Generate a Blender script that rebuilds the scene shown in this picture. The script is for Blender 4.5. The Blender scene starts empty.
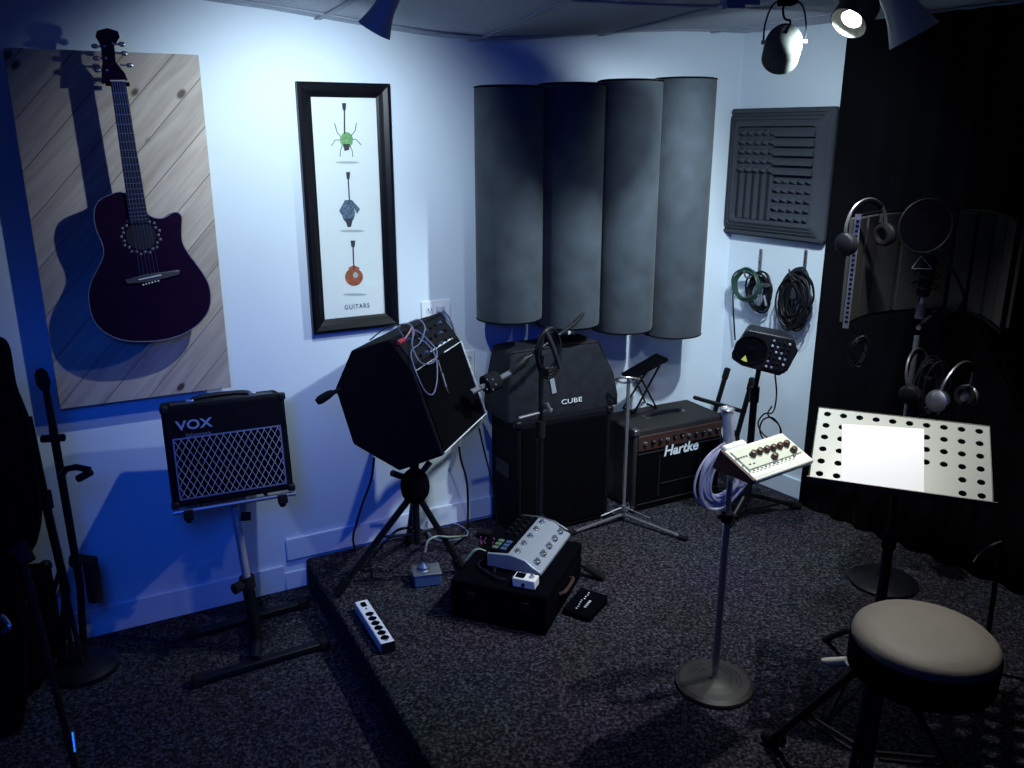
import bpy, bmesh, math, random
from mathutils import Vector, Matrix, Euler
from math import radians, sin, cos, pi, atan, sqrt
random.seed(4)
SC = bpy.context.scene
COL = SC.collection
# ------------------------------------------------------------------ survey helpers (metres; riser top is z=0)
F = 850.0; TH = atan(252/850.0); H = 1.72; LOW = -0.125
CAM = Vector((0, 0, H)); FW = Vector((0, cos(TH), -sin(TH))); UP = Vector((0, sin(TH), cos(TH))); RT = Vector((1, 0, 0))
def ray(px, py): return FW + RT*((px-512)/F) - UP*((py-384)/F)
def onz(px, py, z=0.0):
    r = ray(px, py); return CAM + r*((z-H)/r.z)
def at(px, py, Y):
    r = ray(px, py); return CAM + r*(Y/r.y)
def onpl(px, py, P, N):
    r = ray(px, py); return CAM + r*((P-CAM).dot(N)/r.dot(N))
def zat(py, X, Y):                       # height of the vertical line through X,Y at image row py
    k = (384-py)/F
    # ((v.UP)/(v.FW)) = k
    return H + (k*Y*FW.y - Y*UP.y)/(UP.z - k*FW.z)
def frame(loc, yaw=0, tilt=0, roll=0):   # yaw about z, tilt about local x, roll about local y (degrees)
    return Matrix.Translation(Vector(loc)) @ Matrix.Rotation(radians(yaw), 4, 'Z') @ Matrix.Rotation(radians(tilt), 4, 'X') @ Matrix.Rotation(radians(roll), 4, 'Y')
WLO = onz(305, 557.5); YL = 28.0
WL = frame(WLO, YL)                      # left wall frame: x right along wall, -y into the room
_R1 = onz(757, 482); YR = -54.5
dL = WL.to_3x3() @ Vector((1, 0, 0)); dR = Matrix.Rotation(radians(YR), 3, 'Z') @ Vector((1, 0, 0))
_den = dL.x*(-dR.y) + dL.y*dR.x
_b = _R1 - WLO
sC = (_b.x*(-dR.y) + _b.y*dR.x)/_den
C2 = WLO + dL*sC
WR = frame(C2, YR)
def sL(px, py, off=0.0):                 # image point -> left wall frame, off metres in front of the wall
    P = WL @ Vector((0, -off, 0)); N = WL.to_3x3() @ Vector((0, 1, 0))
    q = WL.inverted() @ onpl(px, py, P, N); return q
def sR(px, py, off=0.0):
    P = WR @ Vector((0, -off, 0)); N = WR.to_3x3() @ Vector((0, 1, 0))
    return WR.inverted() @ onpl(px, py, P, N)
# ------------------------------------------------------------------ materials
def mat(name, col, rough=0.6, metal=0.0, noise=0.0, nscale=40, bump=0.0, bscale=200, spec=0.5, emit=None, estr=0, sheen=0):
    m = bpy.data.materials.new(name); m.use_nodes = True
    nt = m.node_tree; b = nt.nodes['Principled BSDF']
    b.inputs['Base Color'].default_value = (*col, 1); b.inputs['Roughness'].default_value = rough
    b.inputs['Metallic'].default_value = metal; b.inputs['Specular IOR Level'].default_value = spec
    if sheen: b.inputs['Sheen Weight'].default_value = sheen
    tc = nt.nodes.new('ShaderNodeTexCoord')
    if noise:
        n = nt.nodes.new('ShaderNodeTexNoise'); n.inputs['Scale'].default_value = nscale; n.inputs['Detail'].default_value = 5
        r = nt.nodes.new('ShaderNodeValToRGB')
        r.color_ramp.elements[0].position = .3; r.color_ramp.elements[1].position = .7
        r.color_ramp.elements[0].color = (*[c*(1-noise) for c in col], 1); r.color_ramp.elements[1].color = (*[min(1, c*(1+noise)) for c in col], 1)
        nt.links.new(tc.outputs['Object'], n.inputs['Vector']); nt.links.new(n.outputs['Fac'], r.inputs['Fac']); nt.links.new(r.outputs['Color'], b.inputs['Base Color'])
    if bump:
        n2 = nt.nodes.new('ShaderNodeTexNoise'); n2.inputs['Scale'].default_value = bscale; n2.inputs['Detail'].default_value = 3
        bp = nt.nodes.new('ShaderNodeBump'); bp.inputs['Strength'].default_value = bump; bp.inputs['Distance'].default_value = 0.01
        nt.links.new(tc.outputs['Object'], n2.inputs['Vector']); nt.links.new(n2.outputs['Fac'], bp.inputs['Height']); nt.links.new(bp.outputs['Normal'], b.inputs['Normal'])
    if emit:
        b.inputs['Emission Color'].default_value = (*emit, 1); b.inputs['Emission Strength'].default_value = estr
    return m
M = {}
M['wall'] = mat('painted_wall', (.62, .70, .80), .6, noise=.025, nscale=2.2, bump=.03, bscale=60)
M['ceiling'] = mat('ceiling_tile', (.38, .42, .52), .9, noise=.12, nscale=90, bump=.2, bscale=120)
M['grid'] = mat('ceiling_grid_metal', (.30, .33, .42), .8)
M['base'] = mat('painted_trim', (.60, .68, .82), .45)
M['darkwall'] = mat('dark_wall', (.02, .025, .04), .9)
M['black'] = mat('black_plastic', (.004, .0045, .008), .5, spec=.3, noise=.2, nscale=30)
M['blackmat'] = mat('black_matte', (.0014, .0016, .0035), .95, noise=.2, nscale=30, spec=.03)
M['tolex'] = mat('black_tolex', (.0025, .003, .006), .8, spec=.12, noise=.25, nscale=150, bump=.3, bscale=500)
M['tolex_grey'] = mat('grey_black_tolex', (.022, .021, .024), .7, spec=.2, noise=.25, nscale=150, bump=.3, bscale=500)
M['nylon'] = mat('nylon_cover', (.013, .015, .022), .8, spec=.15, noise=.25, nscale=25, bump=.2, bscale=12)
M['blackgloss'] = mat('black_frame_lacquer', (.0025, .0025, .005), .4, spec=.25)
M['grille'] = mat('grille_cloth', (.0015, .0015, .003), .95, spec=.05)
M['steelblack'] = mat('black_painted_steel', (.005, .0055, .008), .45, spec=.25)
M['chrome'] = mat('chrome', (.50, .50, .54), .25, .8)
M['satin'] = mat('satin_metal', (.34, .35, .40), .35, .9)
M['white'] = mat('white_plastic', (.75, .77, .80), .4)
M['cream'] = mat('cream_metal', (.80, .82, .72), .45)
M['paper'] = mat('paper', (.80, .80, .80), .8)
M['rubber'] = mat('rubber', (.006, .006, .008), .9, spec=.2)
M['silver'] = mat('silver_plastic', (.36, .40, .47), .35, .35)
M['brown'] = mat('brown_knob', (.06, .022, .015), .4)
M['brushed'] = mat('brushed_steel', (.42, .42, .46), .4, .45)
M['basegrey'] = mat('ribbed_base', (.022, .019, .019), .5)
M['red'] = mat('red_plastic', (.45, .03, .06), .5)
M['green'] = mat('green_cable', (.018, .055, .042), .5)
M['cablew'] = mat('white_cable', (.55, .52, .66), .45)
M['cableg'] = mat('grey_cable', (.13, .15, .26), .5)
M['cabley'] = mat('pale_green_cable', (.26, .31, .26), .5)
M['suede'] = mat('taupe_vinyl', (.165, .15, .125), .6, noise=.06, nscale=12, bump=.08, bscale=90)
M['foamgrey'] = mat('grey_foam', (.050, .056, .072), .95, noise=.12, nscale=120, spec=.1)
M['trap'] = mat('bass_trap_fabric', (.043, .053, .068), .85, spec=.2, noise=.22, nscale=9, bump=.12, bscale=20, sheen=.08)
M['canw'] = mat('lamp_can_grey', (.045, .052, .05), .8, .0, noise=.25, nscale=20)
M['canblue'] = mat('lamp_can_white', (.30, .32, .33), .5)
M['hartke'] = mat('brown_panel', (.045, .020, .018), .5)
M['warmdark'] = mat('dark_fabric', (.0018, .0018, .0036), .95, noise=.3, nscale=6, spec=.1)
M['guitar'] = mat('guitar_burst_lacquer', (.010, .004, .010), .16, spec=.6)
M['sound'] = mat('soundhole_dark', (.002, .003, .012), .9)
M['ebony'] = mat('ebony_fretboard', (.008, .008, .012), .4)
M['inlay'] = mat('leaf_inlay', (.07, .09, .11), .4)
M['bone'] = mat('bone', (.6, .62, .62), .4)
M['bridge'] = mat('bridge_wood', (.05, .045, .05), .4)
M['print'] = mat('print_paper', (.72, .78, .80), .7)
M['ink'] = mat('print_ink', (.03, .035, .05), .7)
M['inkgreen'] = mat('print_green', (.16, .36, .14), .7, noise=.4, nscale=90)
M['inkblue'] = mat('print_blue_grey', (.08, .13, .20), .7, noise=.8, nscale=110)
M['inkorange'] = mat('print_orange', (.33, .09, .04), .7, noise=.4, nscale=60)
M['inkgrey'] = mat('print_shadow_grey', (.40, .44, .46), .7)
M['letter'] = mat('pale_lettering', (.62, .66, .70), .5)
M['hartletter'] = mat('hartke_lettering', (.75, .85, .92), .4)
M['bulb'] = mat('lit_bulb', (1, 1, 1), .5, emit=(1, .98, .92), estr=8)
M['lcd'] = mat('green_display_window', (.10, .16, .10), .4)
M['amber'] = mat('yellow_badge', (.55, .60, .12), .4)
M['skyblue'] = mat('blue_button', (.05, .09, .2), .4)
M['clear'] = mat('frosted_tube', (.45, .5, .6), .25, .3)
def mat_glass():
    m = bpy.data.materials.new('picture_glass'); m.use_nodes = True; nt = m.node_tree
    nt.nodes.remove(nt.nodes['Principled BSDF'])
    t = nt.nodes.new('ShaderNodeBsdfTransparent'); g = nt.nodes.new('ShaderNodeBsdfGlossy'); g.inputs['Roughness'].default_value = .05
    x = nt.nodes.new('ShaderNodeMixShader'); x.inputs[0].default_value = .045
    nt.links.new(t.outputs[0], x.inputs[1]); nt.links.new(g.outputs[0], x.inputs[2])
    nt.links.new(x.outputs[0], nt.nodes['Material Output'].inputs['Surface']); return m
M['glass'] = mat_glass()
def mat_carpet():
    m = bpy.data.materials.new('speckled_carpet'); m.use_nodes = True; nt = m.node_tree; b = nt.nodes['Principled BSDF']
    b.inputs['Roughness'].default_value = 1; b.inputs['Specular IOR Level'].default_value = .05
    tc = nt.nodes.new('ShaderNodeTexCoord')
    n = nt.nodes.new('ShaderNodeTexNoise'); n.inputs['Scale'].default_value = 90; n.inputs['Detail'].default_value = 6; n.inputs['Roughness'].default_value = .78
    r = nt.nodes.new('ShaderNodeValToRGB'); e = r.color_ramp.elements
    e[0].position = .36; e[0].color = (.002, .002, .0035, 1); e[1].position = .66; e[1].color = (.155, .148, .200, 1)
    k = r.color_ramp.elements.new(.5); k.color = (.022, .021, .030, 1)
    n2 = nt.nodes.new('ShaderNodeTexNoise'); n2.inputs['Scale'].default_value = 2.2
    mx = nt.nodes.new('ShaderNodeMix'); mx.data_type = 'RGBA'; mx.blend_type = 'MULTIPLY'; mx.inputs[0].default_value = .5
    nt.links.new(tc.outputs['Object'], n.inputs['Vector']); nt.links.new(tc.outputs['Object'], n2.inputs['Vector'])
    nt.links.new(n.outputs['Fac'], r.inputs['Fac']); nt.links.new(r.outputs['Color'], mx.inputs[6]); nt.links.new(n2.outputs['Color'], mx.inputs[7])
    nt.links.new(mx.outputs[2], b.inputs['Base Color'])
    bp = nt.nodes.new('ShaderNodeBump'); bp.inputs['Strength'].default_value = .7; bp.inputs['Distance'].default_value = .008
    nt.links.new(n.outputs['Fac'], bp.inputs['Height']); nt.links.new(bp.outputs['Normal'], b.inputs['Normal']); return m
M['carpet'] = mat_carpet()
def mat_planks():
    m = bpy.data.materials.new('knotty_pine_planks'); m.use_nodes = True; nt = m.node_tree; b = nt.nodes['Principled BSDF']
    L = nt.links.new; N = nt.nodes.new
    b.inputs['Roughness'].default_value = .55
    tc = N('ShaderNodeTexCoord'); mp = N('ShaderNodeMapping'); mp.inputs['Rotation'].default_value = (0, radians(47), 0)
    L(tc.outputs['Object'], mp.inputs['Vector'])
    sp = N('ShaderNodeSeparateXYZ'); L(mp.outputs[0], sp.inputs[0])
    # board index across z', each .105 m wide
    dv = N('ShaderNodeMath'); dv.operation = 'DIVIDE'; dv.inputs[1].default_value = .107; L(sp.outputs['Z'], dv.inputs[0])
    fl = N('ShaderNodeMath'); fl.operation = 'FLOOR'; L(dv.outputs[0], fl.inputs[0])
    fr = N('ShaderNodeMath'); fr.operation = 'FRACT'; L(dv.outputs[0], fr.inputs[0])
    wn = N('ShaderNodeTexWhiteNoise'); wn.noise_dimensions = '1D'; L(fl.outputs[0], wn.inputs['W'])
    # grain stretched along x'
    cb = N('ShaderNodeCombineXYZ'); sx = N('ShaderNodeMath'); sx.operation = 'MULTIPLY'; sx.inputs[1].default_value = 2.2; L(sp.outputs['X'], sx.inputs[0])
    sz = N('ShaderNodeMath'); sz.operation = 'MULTIPLY'; sz.inputs[1].default_value = 26; L(sp.outputs['Z'], sz.inputs[0])
    sw = N('ShaderNodeMath'); sw.operation = 'MULTIPLY'; sw.inputs[1].default_value = 13; L(wn.outputs['Value'], sw.inputs[0])
    L(sx.outputs[0], cb.inputs['X']); L(sz.outputs[0], cb.inputs['Z']); L(sw.outputs[0], cb.inputs['Y'])
    g = N('ShaderNodeTexNoise'); g.inputs['Scale'].default_value = 1.6; g.inputs['Detail'].default_value = 6; g.inputs['Distortion'].default_value = .8; L(cb.outputs[0], g.inputs['Vector'])
    r = N('ShaderNodeValToRGB'); e = r.color_ramp.elements; e[0].position = .3; e[0].color = (.34, .275, .24, 1); e[1].position = .7; e[1].color = (.50, .43, .39, 1)
    L(g.outputs['Fac'], r.inputs['Fac'])
    mx0 = N('ShaderNodeMix'); mx0.data_type = 'RGBA'; mx0.blend_type = 'MULTIPLY'; mx0.inputs[0].default_value = .16
    L(r.outputs['Color'], mx0.inputs[6]); L(wn.outputs['Value'], mx0.inputs[7])
    # knots
    cb2 = N('ShaderNodeCombineXYZ'); s2 = N('ShaderNodeMath'); s2.operation = 'MULTIPLY'; s2.inputs[1].default_value = .6; L(sp.outputs['X'], s2.inputs[0])
    L(s2.outputs[0], cb2.inputs['X']); L(sp.outputs['Z'], cb2.inputs['Z'])
    v = N('ShaderNodeTexVoronoi'); v.inputs['Scale'].default_value = 8.5; L(cb2.outputs[0], v.inputs['Vector'])
    kr = N('ShaderNodeValToRGB'); kr.color_ramp.elements[0].position = .07; kr.color_ramp.elements[0].color = (0, 0, 0, 1); kr.color_ramp.elements[1].position = .12; kr.color_ramp.elements[1].color = (1, 1, 1, 1)
    L(v.outputs['Distance'], kr.inputs['Fac'])
    mx1 = N('ShaderNodeMix'); mx1.data_type = 'RGBA'; L(kr.outputs['Color'], mx1.inputs[0]); mx1.inputs[6].default_value = (.06, .035, .025, 1); L(mx0.outputs[2], mx1.inputs[7])
    # grooves
    ed = N('ShaderNodeMath'); ed.operation = 'LESS_THAN'; ed.inputs[1].default_value = .028; L(fr.outputs[0], ed.inputs[0])
    mx2 = N('ShaderNodeMix'); mx2.data_type = 'RGBA'; L(ed.outputs[0], mx2.inputs[0]); L(mx1.outputs[2], mx2.inputs[6]); mx2.inputs[7].default_value = (.13, .105, .10, 1)
    L(mx2.outputs[2], b.inputs['Base Color']); return m
M['planks'] = mat_planks()
def mat_sunburst():
    m = M['guitar']; nt = m.node_tree; b = nt.nodes['Principled BSDF']; N = nt.nodes.new
    tc = N('ShaderNodeTexCoord'); n = N('ShaderNodeTexNoise'); n.inputs['Scale'].default_value = 5
    r = N('ShaderNodeValToRGB'); r.color_ramp.elements[0].color = (.005, .002, .014, 1); r.color_ramp.elements[1].color = (.016, .005, .022, 1)
    nt.links.new(tc.outputs['Object'], n.inputs['Vector']); nt.links.new(n.outputs['Fac'], r.inputs['Fac']); nt.links.new(r.outputs['Color'], b.inputs['Base Color'])
mat_sunburst()
# ------------------------------------------------------------------ mesh builder
def smooth(pts, n=6, closed=False):
    P = [Vector(p) for p in pts]
    if len(P) < 3: return P
    out = []; N = len(P); rng = N if closed else N-1
    for i in range(rng):
        p0 = P[(i-1) % N] if (closed or i > 0) else P[0]*2-P[1]
        p1 = P[i]; p2 = P[(i+1) % N]
        p3 = P[(i+2) % N] if (closed or i+2 < N) else P[-1]*2-P[-2]
        for k in range(n):
            t = k/n
            out.append(.5*((2*p1)+(p2-p0)*t+(2*p0-5*p1+4*p2-p3)*t*t+(3*p1-p0-3*p2+p3)*t**3))
    if not closed: out.append(P[-1])
    return out
class MB:
    def __init__(s, X=None): s.v = []; s.f = []; s.X = X or Matrix.Identity(4)
    def add(s, vs, fs, X=None):
        T = s.X @ X if X is not None else s.X
        o = len(s.v); s.v += [T @ Vector(v) for v in vs]; s.f += [[i+o for i in f] for f in fs]; return s
    def box(s, c, d, X=None, taper=1.0):
        a, b, h = d[0]/2, d[1]/2, d[2]/2; t = taper
        vs = [(c[0]+x*a*(t if z > 0 else 1), c[1]+y*b*(t if z > 0 else 1), c[2]+z*h) for z in (-1, 1) for y in (-1, 1) for x in (-1, 1)]
        return s.add(vs, [(0, 2, 3, 1), (4, 5, 7, 6), (0, 1, 5, 4), (2, 6, 7, 3), (0, 4, 6, 2), (1, 3, 7, 5)], X)
    def tube(s, pts, r, n=8, closed=False, caps=True, X=None):
        P = [Vector(p) for p in pts]; m = len(P); vs = []; fs = []
        R = r if isinstance(r, (list, tuple)) else [r]*m
        up = None
        for i, p in enumerate(P):
            if closed: t = P[(i+1) % m]-P[i-1]
            else: t = (P[min(i+1, m-1)]-P[max(i-1, 0)])
            t = t.normalized() if t.length > 1e-9 else Vector((0, 0, 1))
            if up is None: up = t.orthogonal().normalized()
            up = (up - t*up.dot(t)); up = up.normalized() if up.length > 1e-6 else t.orthogonal().normalized()
            sd = t.cross(up)
            for k in range(n):
                a = 2*pi*k/n; vs.append(p+(up*cos(a)+sd*sin(a))*R[i])
        for i in range(m if closed else m-1):
            j = (i+1) % m
            for k in range(n):
                l = (k+1) % n; fs.append((i*n+k, i*n+l, j*n+l, j*n+k))
        if caps and not closed:
            fs.append(tuple(range(n-1, -1, -1))); fs.append(tuple((m-1)*n+k for k in range(n)))
        return s.add(vs, fs, X)
    def cyl(s, a, b, r, r2=None, n=16, X=None): return s.tube([a, b], [r, r if r2 is None else r2], n, X=X)
    def lathe(s, prof, c=(0, 0, 0), n=32, X=None, sx=1, sy=1):
        vs = []; fs = []; m = len(prof)
        for (r, h) in prof:
            for k in range(n): vs.append((c[0]+r*sx*cos(2*pi*k/n), c[1]+r*sy*sin(2*pi*k/n), c[2]+h))
        for i in range(m-1):
            for k in range(n):
                l = (k+1) % n; fs.append((i*n+k, i*n+l, (i+1)*n+l, (i+1)*n+k))
        fs.append(tuple(range(n-1, -1, -1))); fs.append(tuple((m-1)*n+k for k in range(n)))
        return s.add(vs, fs, X)
    def prism(s, poly, y0, y1, X=None, scale1=1.0):       # poly in xz, extruded along y
        n = len(poly); cx = sum(p[0] for p in poly)/n; cz = sum(p[1] for p in poly)/n
        vs = [(p[0], y0, p[1]) for p in poly]+[(cx+(p[0]-cx)*scale1, y1, cz+(p[1]-cz)*scale1) for p in poly]
        fs = [tuple(range(n)), tuple(range(2*n-1, n-1, -1))]+[(i, i+n, (i+1) % n+n, (i+1) % n) for i in range(n)]
        return s.add(vs, fs, X)
    def loft(s, rings, X=None, capa=True, capb=True):
        n = len(rings[0]); vs = [p for r in rings for p in r]; fs = []
        for i in range(len(rings)-1):
            for k in range(n):
                l = (k+1) % n; fs.append((i*n+k, i*n+l, (i+1)*n+l, (i+1)*n+k))
        if capa: fs.append(tuple(range(n-1, -1, -1)))
        if capb: fs.append(tuple((len(rings)-1)*n+k for k in range(n)))
        return s.add(vs, fs, X)
    def ball(s, c, r, n=14, X=None):
        rx, ry, rz = r if isinstance(r, (tuple, list)) else (r, r, r)
        rings = []
        for i in range(1, n):
            a = pi*i/n
            rings.append([(c[0]+rx*sin(a)*cos(2*pi*k/n), c[1]+ry*sin(a)*sin(2*pi*k/n), c[2]-rz*cos(a)) for k in range(n)])
        return s.loft(rings, X)
    def torus(s, c, R, r, n=28, m=8, X=None, ax='z', a0=0, a1=2*pi, sx=1, sy=1):
        full = abs(a1-a0-2*pi) < 1e-6; pts = []
        k = n if full else n+1
        for i in range(k):
            a = a0+(a1-a0)*i/n; u, w = R*sx*cos(a), R*sy*sin(a)
            pts.append({'z': (c[0]+u, c[1]+w, c[2]), 'y': (c[0]+u, c[1], c[2]+w), 'x': (c[0], c[1]+u, c[2]+w)}[ax])
        return s.tube(pts, r, m, closed=full, X=X)
    def build(s, name, m, parent=None, bevel=0, seg=2, flat=False, ang=35):
        root = parent
        while root is not None and root.parent is not None: root = root.parent
        me = bpy.data.meshes.new(name)
        I = root.matrix_basis.inverted() if root is not None else Matrix.Identity(4)
        piv = Vector((0, 0, 0))
        if root is None:
            xs = [v.x for v in s.v]; ys = [v.y for v in s.v]; zs = [v.z for v in s.v]
            piv = Vector(((min(xs)+max(xs))/2, (min(ys)+max(ys))/2, min(zs))); I = Matrix.Translation(-piv)
        me.from_pydata([tuple(I @ v) for v in s.v], [], s.f); me.validate(); me.update()
        bm = bmesh.new(); bm.from_mesh(me); bmesh.ops.recalc_face_normals(bm, faces=bm.faces); bm.to_mesh(me); bm.free()
        if not flat:
            for p in me.polygons: p.use_smooth = True
            me.set_sharp_from_angle(angle=radians(ang))
        o = bpy.data.objects.new(name, me); COL.objects.link(o)
        me.materials.append(M[m] if isinstance(m, str) else m)
        if root is None: o.location = piv
        else: o.parent = parent
        if bevel:
            b = o.modifiers.new('edge', 'BEVEL'); b.width = bevel; b.segments = seg; b.limit_method = 'ANGLE'; b.angle_limit = radians(40)
        return o
def tag(o, label=None, cat=None, group=None, kind=None):
    if label: o['label'] = label
    if cat: o['category'] = cat
    if group: o['group'] = group
    if kind: o['kind'] = kind
    return o
def thing(name, label, cat, loc=(0, 0, 0), yaw=0, group=None):
    o = bpy.data.objects.new(name, None); o.empty_display_size = .05; COL.objects.link(o)
    o.matrix_basis = frame(loc, yaw); return tag(o, label, cat, group)
def struct(o): o['kind'] = 'structure'; return o
def text(s, name, body, size, X, m, parent, ext=.0015, sx=1.0, shear=0, bold=0, space=1):
    cu = bpy.data.curves.new('t', 'FONT'); cu.body = body; cu.size = size; cu.extrude = ext; cu.align_x = 'CENTER'; cu.align_y = 'CENTER'
    cu.shear = shear; cu.offset = bold; cu.space_character = space
    o = bpy.data.objects.new('t', cu); COL.objects.link(o); bpy.context.view_layer.update()
    me = bpy.data.meshes.new_from_object(o.evaluated_get(bpy.context.evaluated_depsgraph_get()))
    bpy.data.objects.remove(o); bpy.data.curves.remove(cu)
    b = MB(); T = X @ Matrix.Rotation(radians(90), 4, 'X') @ Matrix.Diagonal((sx, 1, 1, 1))
    b.add([v.co for v in me.vertices], [list(p.vertices) for p in me.polygons], T)
    bpy.data.meshes.remove(me)
    return b.build(name, m, parent, flat=True)
def copy_tree(o, parent=None):
    c = o.copy(); COL.objects.link(c); c.parent = parent
    for ch in list(o.children): copy_tree(ch, c)
    return c
V = Vector
# ================================================================== ROOM SHELL
SAGC = WL @ V((sL(471, 300).x, 0, 0))
def ceil_z(x, y):
    d2 = (x-SAGC.x)**2+(y-SAGC.y)**2
    return 2.165-.095*math.exp(-d2/.55)
# left wall: a slab 10 cm thick, running 2.6 m left of the riser and on to the corner
WL_L = -3.4
struct(MB(WL).box(((WL_L+sC+.1)/2, .05, (LOW-.05+2.3)/2), (sC+.1-WL_L, .1, 2.3-LOW+.05)).build('wall_left', 'wall'))
struct(MB(WR).box((1.6, .051, (LOW-.05+2.3)/2), (3.2, .1, 2.3-LOW+.05)).build('wall_right', 'wall'))
endL = WL @ V((WL_L, 0, 0)); endR = WR @ V((3.2, 0, 0))
# rear walls close the room behind the camera
def wallseg(name, a, b):
    a = V(a); b = V(b); d = (b-a); L = d.length; yaw = math.degrees(math.atan2(d.y, d.x))
    struct(MB(frame((a+b)/2, yaw)).box((0, .05, (LOW-.05+2.3)/2), (L, .1, 2.3-LOW+.05)).build(name, 'darkwall'))
BK = V((-.4, -1.8, 0))
wallseg('wall_front', (endL.x, endL.y, 0), (endL.x+.9, -1.9, 0)) if False else None
wallseg('wall_far_left', (endL.x-.05, -1.9, 0), (endL.x-.05, endL.y, 0))
wallseg('wall_far_right', (endR.x+.05, endR.y, 0), (endR.x+.05, -1.9, 0))
wallseg('wall_front', (endR.x+.1, -1.9, 0), (endL.x-.1, -1.9, 0))
# low floor
b = MB(); b.box(((endL.x+endR.x)/2, 1.3, LOW-.03), (endR.x-endL.x+.5, 6.9, .06)); f = struct(b.build('floor', 'carpet'))
# carpeted riser: its left edge runs from the wall toward the camera
e0 = onz(305, 557.5); e1 = onz(431, 768)
ed = (e1-e0).normalized(); e2 = e0+ed*4.2
dn = WL.to_3x3() @ V((0, 1, 0))
poly = [e0, e2, V((endR.x, e2.y, 0)), V((endR.x, endR.y, 0)), C2]
vs = [(p.x, p.y, 0) for p in poly]+[(p.x, p.y, LOW) for p in poly]; n = len(poly)
fs = [tuple(range(n)), tuple(range(2*n-1, n-1, -1))]+[(i, i+n, (i+1) % n+n, (i+1) % n) for i in range(n)]
struct(MB().add(vs, fs).build('floor_riser', 'carpet', bevel=.018, seg=3))
# ceiling
nx, ny = 36, 30; x0, x1_, y0, y1_ = endL.x-.2, endR.x+.2, -2.0, 4.9
vs = []; fs = []
for j in range(ny+1):
    for i in range(nx+1):
        x = x0+(x1_-x0)*i/nx; y = y0+(y1_-y0)*j/ny; vs.append((x, y, ceil_z(x, y)))
for j in range(ny):
    for i in range(nx):
        a = j*(nx+1)+i; fs.append((a, a+1, a+nx+2, a+nx+1))
k = len(vs); vs += [(v[0], v[1], v[2]+.04) for v in vs[:k]]; fs += [tuple(q+k for q in reversed(f_)) for f_ in fs]
struct(MB().add(vs, fs).build('ceiling', 'ceiling', ang=60))
# ceiling grid bars
g = onz(483, 34, 2.08); gq = WL.inverted() @ g
b = MB()
def gridline(q0, q1):
    pts = []
    for i in range(25):
        q = WL @ (V(q0)*(1-i/24)+V(q1)*(i/24)); pts.append(V((q.x, q.y, ceil_z(q.x, q.y)-.001)))
    for p, q in zip(pts, pts[1:]):
        d = (q-p); sd = V((-d.y, d.x, 0)).normalized()*.011
        b.add([p-sd, p+sd, q+sd, q-sd, p-sd-V((0, 0, .006)), p+sd-V((0, 0, .006)), q+sd-V((0, 0, .006)), q-sd-V((0, 0, .006))], [(4, 5, 6, 7), (0, 1, 5, 4), (2, 3, 7, 6), (0, 4, 7, 3), (1, 2, 6, 5)])
for kx in range(-4, 3): gridline((gq.x+.61*kx, -.002, 0), (gq.x+.61*kx, -4.0, 0))
for ky in range(0, 5): gridline((-3.3, gq.y-.61*ky, 0), (sC-.01, gq.y-.61*ky, 0))
struct(b.build('trim_1', 'grid'))
# baseboards
q = sL(110, 628); xA = -3.3; jx = sL(283, 560).x
b = MB(WL); b.box(((xA+jx)/2, -.007, LOW+.058), (jx-xA, .014, .116)); b.box(((jx+0)/2, -.007, LOW+.04), (-jx, .014, .08)); struct(b.build('baseboard_left', 'base', bevel=.004))
b = MB(WL); b.box(((jx+.015+sC)/2, -.0075, .057), (sC-jx-.015, .015, .098)); struct(b.build('baseboard_riser', 'base', bevel=.004))
b = MB(WR); b.box((1.0, -.0075, .05), (1.96, .015, .1)); struct(b.build('baseboard_right', 'base', bevel=.004))

# ================================================================== PLANK BOARD AND GUITAR
p = [sL(60, 410, .07), sL(230, 387, .07), sL(200, 57, .07), sL(2, 45, .07)]
xa = (p[0].x+p[3].x)/2; xb = (p[1].x+p[2].x)/2; za = (p[0].z+p[1].z)/2; zb = (p[2].z+p[3].z)/2
t = thing('plank_board', 'diagonal knotty pine plank board hung on the wall behind the guitar', 'wall panel', WL @ V(((xa+xb)/2, 0, za)), YL)
MB(WL).box(((xa+xb)/2, -.061, (za+zb)/2), (xb-xa, .018, zb-za)).build('plank_panel', 'planks', t, bevel=.002)
for zz in (za+.15, zb-.15): MB(WL).box(((xa+xb)/2, -.026, zz), (xb-xa-.06, .051, .05)).build('backing_batten', 'planks', t)
# guitar, in left wall frame, top plane 0.12 off the wall
GO = .175
def gp(px, py, off=GO): q = sL(px, py, off); return (q.x, q.z)
outl = [(125.4,193.3),(111,194.4),(97.7,202),(93.7,215.4),(96.6,231),(102.2,244),(103.3,255),(97.7,268.6),(91,282),(88.4,297.4),(92.2,317),(102.2,330.6),(119.9,339.5),(139.8,341.7),(162,340),(181.9,334.6),(197.4,325),(207.4,313),(210.7,299.6),(208.5,284),(199.6,268.6),(188.6,254),(182.3,242),(181.5,228.7),(181.9,217.7),(178.6,213),(173,212.6),(164.2,217.7),(155.3,218),(146.5,213)]
sm = [(q.x, q.y) for q in smooth([V((*gp(*o_), 0)) for o_ in outl], 3, True)]
gb = WL @ V((gp(160, 341)[0], -GO, gp(160, 341)[1]))
gt = thing('acoustic_guitar', 'dark cutaway roundback acoustic guitar hanging on the pine plank board', 'guitar', WL @ V((gp(150, 280)[0], -.071, gp(160, 341)[1])), YL)
cx = sum(a for a, _ in sm)/len(sm); cz = sum(c for _, c in sm)/len(sm)
def ring(sc, off): return [(cx+(a-cx)*sc, -off, cz+(c-cz)*sc) for a, c in sm]
MB(WL).loft([ring(.985, GO-.004), ring(.97, GO-.045), ring(.90, GO-.07), ring(.75, GO-.092), ring(.4, .0745), ring(.1, .0725)]).build('bowl_back', 'blackmat', gt)
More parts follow.
